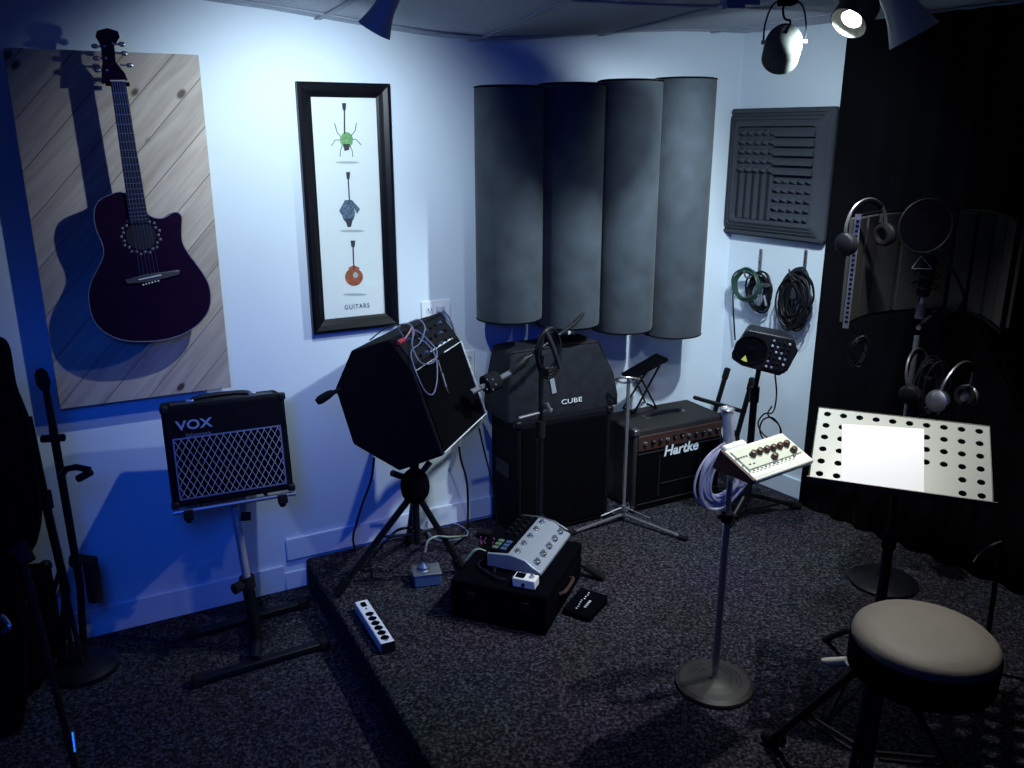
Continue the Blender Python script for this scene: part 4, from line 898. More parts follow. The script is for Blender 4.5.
# desk plate with real holes
cols = 10; rows = 6; hr = .0105
xs = [-dw/2+.028+i*(dw-.056)/(cols-1) for i in range(cols)]; zs_ = [dh/2-.026-j*(dh-.064)/(rows-1) for j in range(rows)]
def has(i, j):
    if j >= 4 and 2 <= i <= 7: return False
    return True
bm_v = []; bm_f = []
xe = [-dw/2]+[(xs[i]+xs[i+1])/2 for i in range(cols-1)]+[dw/2]; ze = [dh/2]+[(zs_[j]+zs_[j+1])/2 for j in range(rows-1)]+[-dh/2]
b = MB(DF); th_ = .0022
for i in range(cols):
    for j in range(rows):
        x0, x1, z1, z0 = xe[i], xe[i+1], ze[j], ze[j+1]
        if not has(i, j):
            b.add([(x0, 0, z0), (x1, 0, z0), (x1, 0, z1), (x0, 0, z1), (x0, th_, z0), (x1, th_, z0), (x1, th_, z1), (x0, th_, z1)], [(0, 1, 2, 3), (7, 6, 5, 4)]); continue
        sq = []; n8 = 24
        for k in range(n8):
            a = 2*pi*k/n8; c, s = cos(a), sin(a); cx_, cz_ = xs[i], zs_[j]
            tx = ((x1-cx_)/c if c > 1e-9 else (x0-cx_)/c if c < -1e-9 else 1e9); tz_ = ((z1-cz_)/s if s > 1e-9 else (z0-cz_)/s if s < -1e-9 else 1e9); tt_ = min(tx, tz_)
            sq.append((cx_+c*tt_, cz_+s*tt_))
        cor = [(x1, z1), (x0, z1), (x0, z0), (x1, z0)]
        for c_ in cor:
            k = min(range(n8), key=lambda q_: (sq[q_][0]-c_[0])**2+(sq[q_][1]-c_[1])**2); sq[k] = c_
        ci = [(xs[i]+hr*cos(2*pi*k/n8), zs_[j]+hr*sin(2*pi*k/n8)) for k in range(n8)]
        vs = [(p_[0], 0, p_[1]) for p_ in sq]+[(p_[0], 0, p_[1]) for p_ in ci]+[(p_[0], th_, p_[1]) for p_ in sq]+[(p_[0], th_, p_[1]) for p_ in ci]
        fs = []
        for k in range(n8):
            l = (k+1) % n8; fs += [(k, l, n8+l, n8+k), (2*n8+l, 2*n8+k, 3*n8+k, 3*n8+l), (n8+k, n8+l, 3*n8+l, 3*n8+k)]
        b.add(vs, fs)
desk = b.build('desk_plate', mat('pale_painted_metal', (.27, .29, .265), .42, .1), t, flat=True)
b = MB(DF); b.tube([(-dw/2, .001, -dh/2), (-dw/2, .001, dh/2), (dw/2, .001, dh/2), (dw/2, .001, -dh/2)], .0028, 6); b.build('rolled_edge', 'steelblack', desk)
b = MB(DF); b.box((0, -.012, -dh/2-.001), (dw+.010, .026, .0025)); b.build('ledge', 'bridge', desk)
b = MB(DF); b.box((0, .012, -.01), (.10, .02, .10)); b.cyl((0, .02, -.01), (0, .055, -.03), .016); b.build('tilt_bracket', 'steelblack', t)
jn = DF @ V((0, .05, -.025)); DB = V((jn.x+.01, jn.y+.01, 0))
b = MB(); b.cyl(jn, V((DB.x, DB.y, jn.z-.04)), .013); b.cyl(V((DB.x, DB.y, jn.z-.04)), DB+V((0, 0, .38)), .010); b.build('upper_tube', 'steelblack', t)
b = MB(); b.cyl(DB+V((0, 0, .10)), DB+V((0, 0, .52)), .016); b.build('lower_tube', 'steelblack', t)
b = MB(); b.cyl(DB+V((0, 0, .50)), DB+V((0, 0, .55)), .021); b.build('height_clutch', 'rubber', t)
for k in range(3):
    a = radians(100+120*k); ft = DB+V((.26*cos(a), .26*sin(a), .012))
    b = MB(); b.tube(smooth([DB+V((0, 0, .17)), DB.lerp(ft, .5)+V((0, 0, .12)), ft]), .010, 8); lg = b.build('leg', 'steelblack', t)
    MB().ball(ft, (.016, .016, .012), 10).build('rubber_foot', 'rubber', lg)
def dk(px, py): return DF.inverted() @ onpl(px, py, DF @ V((0, -.002, 0)), DF.to_3x3() @ V((0, 1, 0)))
q0, q1, q2, q3 = dk(842, 424), dk(924, 429), dk(924, 496), dk(840.5, 489)
b = MB(DF); b.prism([(q3.x, -dh/2+.004), (q2.x, -dh/2+.004), (q1.x, q1.z), (q0.x, q0.z)], -.0025, -.0012)
o = b.build('paper_sheet', 'paper', None, flat=True); tag(o, 'blank white sheet of paper lying on the music stand', 'paper')
# ================================================================== DRUM THRONE
SB = V((.965, 1.735, 0)); sz = .605; SL = V((.905, 1.815, 0))
t = thing('drum_throne', 'round stool with taupe padded seat and black tripod legs', 'stool', SB)
b = MB(frame((SB.x, SB.y, sz-.105), 0)); b.lathe([(.140, 0), (.150, .012), (.157, .035), (.161, .078), (.157, .092), (.146, .102), (.10, .108), (.04, .110)], n=64); b.build('seat_cushion', 'suede', t)
b = MB(frame((SB.x, SB.y, sz-.105), 0)); b.lathe([(.141, -.004), (.162, .0), (.1635, .074), (.161, .078), (.150, .078)], n=64); b.build('seat_skirt', 'blackmat', t)
b = MB(frame((SL.x, SL.y, 0), 0)); b.cyl((0, 0, .22), (0, 0, sz-.112), .016); b.build('height_post', 'steelblack', t)
b = MB(frame((SL.x, SL.y, 0), 0)); b.cyl((0, 0, .16), (0, 0, .46), .021); b.cyl((0, 0, .43), (0, 0, .48), .028); b.build('post_sleeve', 'blackmat', t)
b = MB(frame(((SB.x+SL.x)/2, (SB.y+SL.y)/2, 0), -53)); b.box((0, 0, sz-.117), (.20, .10, .02)); b.build('seat_bracket', 'blackmat', t, bevel=.003)
la, lb = at(857, 661, 1.84), at(828, 661.5, 1.90)
b = MB(); b.tube([V((SL.x, SL.y, la.z)), la], .006, 8); b.build('lever_rod', 'steelblack', t)
b = MB(); b.tube([at(848, 661, 1.86), at(840, 662, 1.88), at(830, 662, 1.90), at(822, 661, 1.91)], [.011, .013, .012, .007], 12); b.build('lever_grip', mat('ivory_grip', (.5, .5, .44), .4), t)
f1 = onz(770, 745)+V((0, 0, .016)); r0 = (f1-SL).xy.length; a0 = math.atan2((f1-SL).y, (f1-SL).x)
for k in range(3):
    a = a0+2*pi*k/3; ft = SL+V((r0*cos(a), r0*sin(a), .014)); 
    for sgn in (-1, 1):
        of = V((-sin(a), cos(a), 0))*.013*sgn
        b = MB(); b.tube([SL+V((.03*cos(a), .03*sin(a), .45))+of, ft+of], .0085, 8); b.tube([SL+V((.03*cos(a), .03*sin(a), .19))+of, SL.lerp(ft, .62)+of+V((0, 0, .165))], .0055, 8); lg = b.build('leg', 'steelblack', t)
    b = MB(); b.tube([ft+V((.02*cos(a), .02*sin(a), .004)), ft-V((.04*cos(a), .04*sin(a), -.03))], .019, 12); b.build('rubber_foot', 'rubber', t)

# ================================================================== BLACK CURTAIN / PARTITION ON THE RIGHT
cp0 = sR(818, 250, .01)
x0c = sR(800, 498, .05).x
path = [WR @ V((x0c+u, -.055, 0)) for u in (0, .25, .5, .8, 1.1, 1.4, 1.7, 2.0, 2.3, 2.6, 2.9, 3.1)]
sp_ = smooth(path, 14); nn = len(sp_)
ztop_ = 2.15
vs = []; lvl = 9
for j in range(lvl+1):
    z = .004+(ztop_-.004)*j/lvl
    for i, p_ in enumerate(sp_):
        d = (sp_[min(i+1, nn-1)]-sp_[max(i-1, 0)]).normalized(); nv = V((-d.y, d.x, 0))
        amp_ = .016*(1-.3*j/lvl)*min(1, i/14); w = amp_*sin(i*.95+.25*sin(j*.7))
        vs.append(p_+nv*w+V((0, 0, z)))
fs = [(j*nn+i, j*nn+i+1, (j+1)*nn+i+1, (j+1)*nn+i) for j in range(lvl) for i in range(nn-1)]
o = MB().add(vs, fs).build('black_curtain', 'warmdark', ang=80)
so = o.modifiers.new('cloth', 'SOLIDIFY'); so.thickness = .006; so.offset = 0
tag(o, 'floor length black curtain hanging along the right side of the room', 'curtain')
# ================================================================== REFLECTION FILTER, POP FILTER, MICROPHONE STAND
RY = 3.12; RC = at(936, 262, RY); zt1, zb1 = at(936, 214, RY).z, at(936, 314, RY).z
RBz = V((at(918, 330, 3.02).x, 3.02, 0))
t = thing('reflection_filter', 'curved black acoustic shield of vertical panels behind the pop filter', 'acoustic shield', (RC.x, RC.y+.02, zb1))
pL, pR, pM = at(853, 262, 2.95), at(1012, 262, 2.86), at(940, 262, 3.22)
arc = smooth([pL, at(880, 262, 3.13), pM, at(985, 262, 3.12), pR], 5); arc = [V((p_.x, p_.y, 0)) for p_ in arc]
npan = 9; tot = len(arc)-1
for k in range(npan):
    u0 = k/npan; u1 = (k+1)/npan-.008
    a = arc[0].lerp(arc[-1], 0); 
    def ap(u): 
        f_ = u*tot; i = min(int(f_), tot-1); return arc[i].lerp(arc[i+1], f_-i)
    A, B = ap(u0+.008), ap(u1); yw = math.degrees(math.atan2((B-A).y, (B-A).x)); L_ = (B-A).length
    MB(frame((A+B)/2, yw)).box((0, .015, (zt1+zb1)/2), (L_, .03, zt1-zb1)).build('absorber_panel', mat('absorber_fabric', (.017, .017, .019), .95) if k == 0 else bpy.data.materials['absorber_fabric'], t, bevel=.004)
for zz in (zt1+.006, zb1-.006): MB().tube([p_+V((0, .02, zz)) for p_ in arc], .005, 6).build('edge_rail', 'steelblack', t)
for (P_, sg, m_) in ((pL, -1, 'letter'), (pR, 1, 'satin')):
    b = MB(frame((P_.x, P_.y, 0), 20*sg)); b.box((0, -.002, (zt1+zb1)/2), (.020, .003, zt1-zb1+.03)); st = b.build('perforated_strip', 'satin' if sg < 0 else 'steelblack', t)
    b = MB(frame((P_.x, P_.y, 0), 20*sg)); nh = 22
    for k in range(nh): b.box((0, -.004, zb1+(zt1-zb1)*(k+.5)/nh), (.010, .002, .008))
    b.build('slots', 'blackmat', st)
# stand
t = thing('vocal_microphone_stand', 'dark microphone stand under the pop filter, draped with headphones', 'microphone stand', RBz)
b = MB(); b.cyl(RBz+V((0, 0, .05)), V((RBz.x, RBz.y, zb1-.06)), .010); b.build('pole', 'satin', t)
b = MB(); b.cyl(V((RBz.x, RBz.y, zat(318, RBz.x, RBz.y))), V((RBz.x, RBz.y, zat(303, RBz.x, RBz.y))), .017); b.tube([V((RBz.x, RBz.y, zb1-.03)), V((pM.x, pM.y-.02, zb1-.01))], .009, 8); b.build('mount_clamp', 'satin', t)
b = MB(Matrix.Translation(RBz)); b.lathe([(.13, 0), (.13, .012), (.11, .024), (.03, .034), (.02, .06)], n=48); b.build('round_base', 'steelblack', t)
# microphone
mp_ = at(926, 280, 2.98)
t = thing('studio_microphone', 'black studio microphone in a shock mount behind the pop filter', 'microphone', (mp_.x, mp_.y, mp_.z-.07))
b = MB(frame((mp_.x, mp_.y, mp_.z), 0, 10)); b.lathe([(.014, -.06), (.022, -.055), (.023, .0), (.024, .005), (.024, .06), (.018, .085), (.006, .092)], n=24); b.build('microphone_body', 'black', t)
b = MB(frame((mp_.x, mp_.y, mp_.z), 0, 10)); b.torus((0, 0, -.02), .042, .003, 24); b.torus((0, 0, .02), .042, .003, 24)
for k in range(6): a = pi*k/3; b.tube([(.042*cos(a), .042*sin(a), -.02), (.024*cos(a+.5), .024*sin(a+.5), 0), (.042*cos(a+.2), .042*sin(a+.2), .02)], .0014, 5)
b.build('shock_mount', 'steelblack', t)
b = MB(); b.tube([at(912, 268, 2.93), at(921, 256, 2.93), at(932, 269, 2.93), at(912, 268.5, 2.93)], .0016, 6); b.cyl(V((mp_.x, mp_.y, mp_.z-.05)), V((RBz.x, RBz.y, zat(304, RBz.x, RBz.y))), .008); b.build('mount_bracket', 'letter', t)
# pop filter
pc = at(925.5, 226, 2.86)
t = thing('pop_filter', 'round black mesh pop filter in front of the microphone', 'pop filter', (pc.x, pc.y, pc.z-.085))
b = MB(); b.torus(tuple(pc), .0885, .0038, 48, ax='y'); b.build('hoop', 'steelblack', t)
b = MB(frame(pc, 0, 90)); b.lathe([(.0875, -.001), (.0875, .001)], n=48); b.build('mesh_screen', 'blackmat', t)
b = MB(); b.tube(smooth([at(939, 247, 2.86), at(945, 258, 2.88), at(958, 280, 2.94), at(964, 300, 2.99), at(950, 312, 3.02), at(922, 314, 3.02)]), .005, 8); b.build('gooseneck', 'black', t)
# ================================================================== HEADPHONES
def headphones(c, yaw, tilt, roll, lab, m_cup='black', m_band='steelblack', s=1.0):
    t = thing('headphones', lab, 'headphones', (c.x, c.y, c.z), 0, None)
    X = frame(c, yaw, tilt, roll)
    b = MB(X); b.torus((0, 0, 0), .082*s, .0055, 28, ax='y', a0=-.15, a1=pi+.15, sy=1.05); b.build('headband', m_band, t)
    b = MB(X); b.torus((0, 0, .002), .077*s, .009, 24, ax='y', a0=.7, a1=pi-.7, sy=1.04); b.build('band_padding', 'blackmat', t)
    for sg in (-1, 1):
        Y = X @ Matrix.Translation((sg*.078*s, 0, -.035*s)) @ Matrix.Rotation(radians(90*sg), 4, 'Y')
        b = MB(Y); b.lathe([(.030*s, -.002), (.036*s, .004), (.034*s, .016), (.022*s, .024), (.006, .026)], n=24); cu = b.build('ear_cup', m_cup, t)
        b = MB(Y); b.torus((0, 0, -.008), .026*s, .010, 24); b.build('ear_pad', 'rubber', cu)
    return t
headphones(at(866, 228, 2.88), 25, 0, -8, 'headphones with a thin metal band hung left end of acoustic shield', 'black', 'satin', 1.1)
headphones(at(956, 388, 2.90), 33, 8, 4, 'front pair of headphones with shiny silver ear cups below pop filter', 'satin', 'satin', 1.15)
headphones(at(918, 374, 2.94), 40, -10, -20, 'dark headphones hanging behind the silver cupped pair', 'steelblack', 'bridge', 1.05)
cc = at(930, 385, 2.93); t = thing('headphone_cables', 'bunch of black headphone cables looped on the vocal stand', 'cable', (cc.x, cc.y, cc.z-.1))
coil(frame(cc, 10), 0, 0, 0, .05, .10, 10, .003, 31, .018).build('cord_loops', 'steelblack', t)
cc = at(858, 352, 3.3); t = thing('headphone_cables', 'dim knotted cable hanging on the black curtain left of the vocal stand', 'cable', (cc.x, cc.y, cc.z-.1))
coil(frame(cc, 0), 0, 0, 0, .03, .055, 7, .003, 33, .014).build('cord_loops', 'steelblack', t)
# curved chrome sliver at far right (rim of a dark floor cymbal-like stand)
q0 = [at(973, 562, 2.3), at(982, 552, 2.34), at(993, 545, 2.38), at(1001, 541.5, 2.42)]
t = thing('curved_rail', 'thin bright curved metal rail in the dark at the right', 'rail', (q0[0].x, q0[0].y, 0))
b = MB(); b.tube(smooth(q0), [.002]*3+[.004]*12+[.003]*4, 6); b.build('bright_rail', 'satin', t)
b = MB(); b.tube([q0[3], V((q0[3].x+.03, q0[3].y+.02, 0.01))], .008, 8); b.build('leg', 'blackmat', t)

# ================================================================== VOX AMP ON ADJUSTABLE STAND
VW, VH, VD = .40, .341, .20
XF = frame((-.966, 2.724, .676), 24.2, -10.9)       # front face centre
t = thing('guitar_amplifier', 'black guitar amplifier with diamond grille on a pole stand', 'amplifier', XF @ V((0, VD/2, -VH/2)), 24.2)
MB(XF).prism([(-VW/2, -VH/2), (VW/2, -VH/2), (VW/2, VH/2), (-VW/2, VH/2)], 0, VD).build('cabinet', 'tolex', t, bevel=.010)
def vx(px, py): q = XF.inverted() @ onpl(px, py, XF.translation, XF.to_3x3() @ V((0, 1, 0))); return q
g0, g1 = -VW/2+.022, VW/2-.022; gz0, gz1 = -VH/2+.024, VH/2-.105
MB(XF).box((0, -.002, (gz0+gz1)/2), (g1-g0, .006, gz1-gz0)).build('speaker_cloth', 'blackmat', t)
b = MB(XF); xx0, xx1, zz0, zz1 = g0+.006, g1-.006, gz0+.006, gz1-.006
def clipseg(x0, z0, dx, dz):
    ts = []
    tmin, tmax = -9, 9
    for p_, q_, lo, hi in ((x0, dx, xx0, xx1), (z0, dz, zz0, zz1)):
        a, c = (lo-p_)/q_, (hi-p_)/q_; a, c = min(a, c), max(a, c); tmin = max(tmin, a); tmax = min(tmax, c)
    return (tmin, tmax) if tmax > tmin+.004 else None
pitch = .0225; sl = 1.75
k = -40
while k < 70:
    for sg in (1, -1):
        x0 = xx0+k*pitch; z0 = zz0; r_ = clipseg(x0, z0, 1.0*sg, sl)
        if r_:
            a, c = r_; b.tube([(x0+sg*a, -.0065, z0+sl*a), (x0+sg*c, -.0065, z0+sl*c)], .0013, 4)
    k += 1
b.build('diamond_grille', mat('grille_wire', (.40, .39, .43), .5), t)
b = MB(XF); pframe(b, g0, g1, gz0, gz1, [(.001, .001), (.001, .006), (.006, .007), (.006, .003)]); b.build('grille_frame', 'cableg', t)
q = vx(194, 424.5); text(None, 'vox_lettering', 'VOX', .043, XF @ Matrix.Translation((q.x, -.003, q.z)), 'silver', t, .002, 1.2, bold=.001, space=1.05)
q = vx(198, 434); text(None, 'valvetronix_lettering', 'Valvetronix', .018, XF @ Matrix.Translation((q.x, -.003, q.z)), 'cableg', t, .002, 1.0, shear=.2)
b = MB(XF); b.tube(smooth([(-.10, .10, VH/2+.003), (-.075, .10, VH/2+.012), (0, .10, VH/2+.015), (.075, .10, VH/2+.012), (.10, .10, VH/2+.003)]), .009, 8); b.build('carry_handle', 'black', t)
for sg in (-1, 1): MB(XF).box((.105*sg, .10, VH/2+.004), (.026, .024, .010)).build('handle_cap', 'satin', t, bevel=.002)
b = MB(XF); b.box((0, .07, VH/2+.001), (VW-.06, .09, .004)); b.build('top_control_panel', 'steelblack', t)
for (x_, z_) in ((-VW/2+.008, VH/2-.008), (VW/2-.008, VH/2-.008), (-VW/2+.008, -VH/2+.008), (VW/2-.008, -VH/2+.008)): MB(XF).box((x_, .012, z_), (.026, .032, .026)).build('corner_cap', 'black', t, bevel=.006)
# stand
foot = onz(250, 622, LOW); SBx = V((foot.x, foot.y, LOW))
mid = XF @ V((0.0, VD*.45, -VH/2-.03))
t = thing('amplifier_stand', 'pole stand with chrome upper tube and flat H base holding the guitar amplifier', 'stand', V((mid.x, mid.y, LOW)), 24.2)
SX = frame((mid.x, mid.y, LOW), 24.2); zc = zat(578, mid.x, mid.y)-LOW; ztp = mid.z-LOW
lowp = SX.inverted() @ V((onz(257, 650, LOW).x+.01, mid.y-.03, LOW)); lk = lambda z: V((lowp.x*(1-z/ztp), lowp.y*(1-z/ztp), z))
b = MB(SX); b.cyl(lk(zc), lk(ztp), .0145); b.build('upper_tube', 'brushed', t)
b = MB(SX); b.cyl(lk(.045), lk(zc), .021); b.build('lower_tube', 'steelblack', t)
b = MB(SX); b.cyl(lk(zc)+V((-.02, -.012, -.01)), lk(zc)+V((-.05, -.03, -.01)), .020, n=12); b.cyl(lk(zc-.03), lk(zc+.015), .027); b.build('height_knob', 'rubber', t)
b = MB(SX); b.cyl((.02, -.012, ztp-.055), (.05, -.02, ztp-.055), .016, n=12); b.build('tilt_knob', 'rubber', t)
AX = XF @ Matrix.Translation((0, 0, -VH/2-.013))
b = MB(AX); b.tube([(-VW/2-.002, .01, -.004), (VW/2+.005, .01, -.004)], .008, 8); b.tube([(-.11, .01, -.004), (-.11, VD+.01, -.004)], .007, 8); b.tube([(.11, .01, -.004), (.11, VD+.01, -.004)], .007, 8); b.build('cradle_arms', 'satin', t)
for sg in (-1, 1):
    b = MB(AX); x_ = sg*(VW/2-.045); b.box((x_, -.016, -.012), (.032, .026, .03)); b.cyl((x_, -.01, -.03), (x_, .012, -.03), .013); b.build('front_stop', 'rubber', t, bevel=.004)
zf = LOW+.022
F1a, F1b, F2a, F2b = onz(192, 634, zf), onz(303, 603, zf), onz(198, 680, zf), onz(324, 643, zf)
m1, m2 = F1a.lerp(F1b, .52), F2a.lerp(F2b, .44)
for a, c, mm in ((F1a, F1b, m1), (F2a, F2b, m2)):
    d = (c-a); yw = math.degrees(math.atan2(d.y, d.x)); b = MB(frame((a+c)/2, yw)); b.box((0, 0, 0), (d.length, .035, .022)); fb_ = b.build('foot_bar', 'steelblack', t, bevel=.004)
    b = MB(frame((a+c)/2, yw)); b.box((-d.length/2, 0, 0), (.04, .045, .034)); b.build('rubber_end', 'rubber', fb_, bevel=.006); b = MB(frame((a+c)/2, yw)); b.box((d.length/2, 0, 0), (.04, .045, .034)); b.build('rubber_end', 'rubber', fb_, bevel=.006)
sp0 = SX @ lk(.045); b = MB(); b.tube([m1+V((0, 0, .015)), sp0, m2+V((0, 0, .015))], .018, 8); b.build('base_spine', 'steelblack', t)

# ================================================================== DARK GEAR AT THE LEFT EDGE
def lowdrop(px, py, Y): p_ = at(px, py, Y); return p_
# gig bag leaning
GY = 2.15
GX = frame(at(2, 560, GY), 62)
t = thing('gig_bag', 'tall dark guitar gig bag leaning at the left edge', 'gig bag', V((at(2, 560, GY).x, GY, LOW)), 62)
N0 = V((sin(radians(-8)), cos(radians(-8)), .18)).normalized()
P_ = at(5, 500, GY)
gpo = [(4, 341), (11, 352), (17, 387), (26, 410), (34, 433), (41, 478), (44, 520), (40, 545), (30, 562), (26, 600), (30, 660), (30, 700), (20, 745), (-20, 760), (-60, 740), (-80, 640), (-75, 500), (-30, 380), (-8, 345)]
pts = smooth([onpl(a-7, c+2, P_, N0) for a, c in gpo], 3, True)
cen = sum(pts, V((0, 0, 0)))/len(pts)
def sc_(s, o): return [cen+(p_-cen)*s+N0*o for p_ in pts]
MB().loft([sc_(.93, -.005), sc_(.985, .004), sc_(1, .015), sc_(1, .035), sc_(.985, .046), sc_(.93, .055)]).build('bag_body', 'blackmat', t, ang=60)
b = MB(); b.tube(sc_(.995, .02), .004, 6, closed=True); b.build('zip_edge', 'black', t)
b = MB(); pk = [onpl(a, c, P_-N0*.0, N0) for a, c in ((-40, 520), (22, 500), (26, 560), (18, 620), (-40, 640))]; ck = sum(pk, V((0, 0, 0)))/5
b.loft([[p_+N0*.004 for p_ in pk], [p_-N0*.02 for p_ in pk], [ck+(p_-ck)*.9-N0*.028 for p_ in pk]]); b.build('front_pocket', 'blackmat', t)
# mic stand with foam windscreen
LY = 2.42
lb_ = onz(86, 670, LOW); lp0 = at(52, 437, LY); 
t = thing('windscreen_microphone_stand', 'black stand topped by a long foam windscreen microphone at left', 'microphone stand', lb_)
b = MB(); b.tube([at(53, 428, LY+.02), at(80, 585, lb_.y), lb_+V((0, 0, .03))], .013, 8); b.build('pole', 'steelblack', t)
b = MB(); b.tube([at(53.5, 430, LY+.02), at(49, 405, LY+.01), at(45, 385, LY)], [.012, .011, .010], 8); b.build('microphone_body', 'black', t)
b = MB(); b.tube([at(45.5, 390, LY), at(43.5, 383, LY), at(41, 374, LY), at(39.5, 369, LY)], [.012, .020, .019, .010], 12); b.build('foam_windscreen', 'rubber', t)
b = MB(); b.tube([at(42, 439, LY), at(64, 437.5, LY)], .012, 10); b.build('clamp_bar', 'rubber', t)
b = MB(); b.tube([at(60, 478, LY+.02), at(66, 469, LY), at(76, 467, LY), at(90, 470, LY)], .010, 8); b.tube([at(78, 479, LY), at(91, 472, LY)], .012, 8); b.build('clip_arm', 'steelblack', t)
b = MB(Matrix.Translation(lb_)); b.lathe([(.11, 0), (.11, .02), (.09, .035), (.03, .05)], n=36); b.build('round_base', 'steelblack', t)
b = MB(); b.tube([at(72, 560, lb_.y-.02), at(90, 560, lb_.y-.02), at(96, 600, lb_.y-.02)], .025, 8); b.build('counterweight', 'rubber', t)
# second slimmer stand
lb2 = onz(62, 668, LOW)
t = thing('folded_microphone_stand', 'slim dark folded stand standing left of the windscreen stand', 'microphone stand', lb2)
b = MB(); b.tube([at(29, 417, 2.36), at(45, 500, 2.36), at(66, 590, lb2.y), lb2+V((0, 0, .02))], [.009, .013, .014, .014], 8); b.build('pole', 'steelblack', t)
b = MB(); b.tube([at(44, 492, 2.36), at(47, 508, 2.36)], .020, 10); b.build('height_clutch', 'rubber', t)
for dx in (-.10, .02, .11): b = MB(); b.tube([at(60, 570, lb2.y), lb2+V((dx, .06-abs(dx), .012))], .009, 8); b.build('leg', 'steelblack', t)
# leaning long pole
lb3 = onz(77, 775, LOW)
t = thing('leaning_pole', 'long thin blue-lit pole slanting across the left foreground', 'pole', lb3)
b = MB(); b.tube([at(18, 540, 2.15), lb3+V((0, 0, .01))], .010, 8); b.build('tube', 'steelblack', t)
b = MB(); b.tube([at(72.5, 732, lb3.y+.03), at(75, 752, lb3.y)], .006, 8); b.build('chrome_sleeve', 'chrome', t)
b = MB(); b.tube([at(14, 555, 2.13), at(20, 545, 2.15), at(28, 562, 2.13)], .022, 8); b.build('top_bracket', 'rubber', t)
# black road case behind
RCc = onz(12, 700, LOW); RF = frame((RCc.x-.17, RCc.y+.12, LOW), 12)
t = thing('road_case', 'low black road case in the dark lower left corner', 'case', RF.translation, 12)
MB(RF).box((0, 0, .14), (.46, .30, .24)).build('case_body', 'blackmat', t, bevel=.01)
MB(RF).box((0, 0, .31), (.46, .30, .09)).build('case_lid', 'blackmat', t, bevel=.01)
b = MB(RF)
for sx_ in (-1, 1):
    for sy_ in (-1, 1): b.ball((sx_*.215, sy_*.135, .345), .022, 8)
b.build('ball_corners', 'black', t)
b = MB(); b.tube(smooth([at(1, 616, 1.98), at(6, 621, 1.97), at(9, 627, 1.96), at(3, 632, 1.96)]), .007, 8); b.build('butterfly_latch', 'satin', t)

# ================================================================== CEILING TRACK LAMPS
def bez(c, aim, prof, nm, m, par, n=28):
    d = (V(aim)-V(c)).normalized(); q = V((0, 0, 1)).rotation_difference(d).to_matrix().to_4x4()
    return MB(Matrix.Translation(c) @ q).lathe(prof, n=n).build(nm, m, par)
def shell(c, aim, prof, nm, m, par, n=28, th=.003):   # open cone shell
    d = (V(aim)-V(c)).normalized(); q = V((0, 0, 1)).rotation_difference(d).to_matrix().to_4x4()
    pr2 = prof+[(max(r-th, .001), h) for r, h in reversed(prof)]
    return MB(Matrix.Translation(c) @ q).lathe(pr2, n=n).build(nm, m, par)
# par can seen from behind
c1 = at(784, 42, 2.95); aim1 = V((1.05, 3.9, 1.45))
t = thing('par_can_lamp', 'round grey can lamp in a wire yoke near the ceiling, seen from behind', 'lamp', c1)
d1 = (aim1-c1).normalized()
shell(c1-d1*.045, aim1, [(.006, .0), (.030, .003), (.048, .016), (.056, .034), (.060, .06), (.060, .135)], 'can_body', 'canw', t)
b = MB(); cz_ = ceil_z(c1.x, c1.y); sd = V((d1.y, -d1.x, 0)).normalized()
b.tube(smooth([c1+sd*.064, c1+sd*.064+V((0, 0, .05)), c1+sd*.045+V((0, 0, .11)), c1+V((0, 0, .128)), c1-sd*.045+V((0, 0, .11)), c1-sd*.064+V((0, 0, .05)), c1-sd*.064]), .003, 6); b.build('wire_yoke', 'steelblack', t)
b = MB(); b.box((c1.x, c1.y, cz_-.025), (.05, .06, .05)); b.build('track_adapter', 'blackmat', t, bevel=.003)
b = MB(); b.tube(smooth([V((c1.x, c1.y, cz_-.04)), c1+V((-.012, 0, .10)), c1+V((-.004, 0, .07)), c1+V((.012, -.01, .060)), c1-d1*.045]), .0035, 6); b.build('lamp_cord', 'blackmat', t)
for sg in (-1, 1): MB().cyl(c1+sd*.058*sg, c1+sd*.072*sg, .007, n=10).build('yoke_knob', 'satin', t)
# lit lamp
c2 = at(848, 24, 2.85); aim2 = V((-.15, 2.1, .55))
t = thing('par_can_lamp', 'lit round can lamp shining beside the curtain top', 'lamp', c2)
d2 = (aim2-c2).normalized(); c2b = c2+V((0, 0, 0))
shell(c2-d2*.12, aim2, [(.006, 0), (.030, .003), (.048, .016), (.058, .034), (.060, .06), (.060, .118)], 'can_body', 'canw', t)
b = MB(); sd2 = V((d2.y, -d2.x, 0)).normalized(); cz2 = ceil_z(c2.x, c2.y)
cm = c2-d2*.06
b.tube(smooth([cm+sd2*.066, cm+sd2*.066+V((0, 0, .06)), cm+V((0, 0, cz2-cm.z-.03)), cm-sd2*.066+V((0, 0, .06)), cm-sd2*.066]), .003, 6); b.build('wire_yoke', 'steelblack', t)
b = MB(); b.box((cm.x, cm.y, cz2-.02), (.05, .06, .04)); b.build('track_adapter', 'blackmat', t, bevel=.003)
bez(c2-d2*.035, aim2, [(.004, 0), (.028, .006), (.033, .016), (.022, .024), (.004, .027)], 'bulb', 'bulb', t)
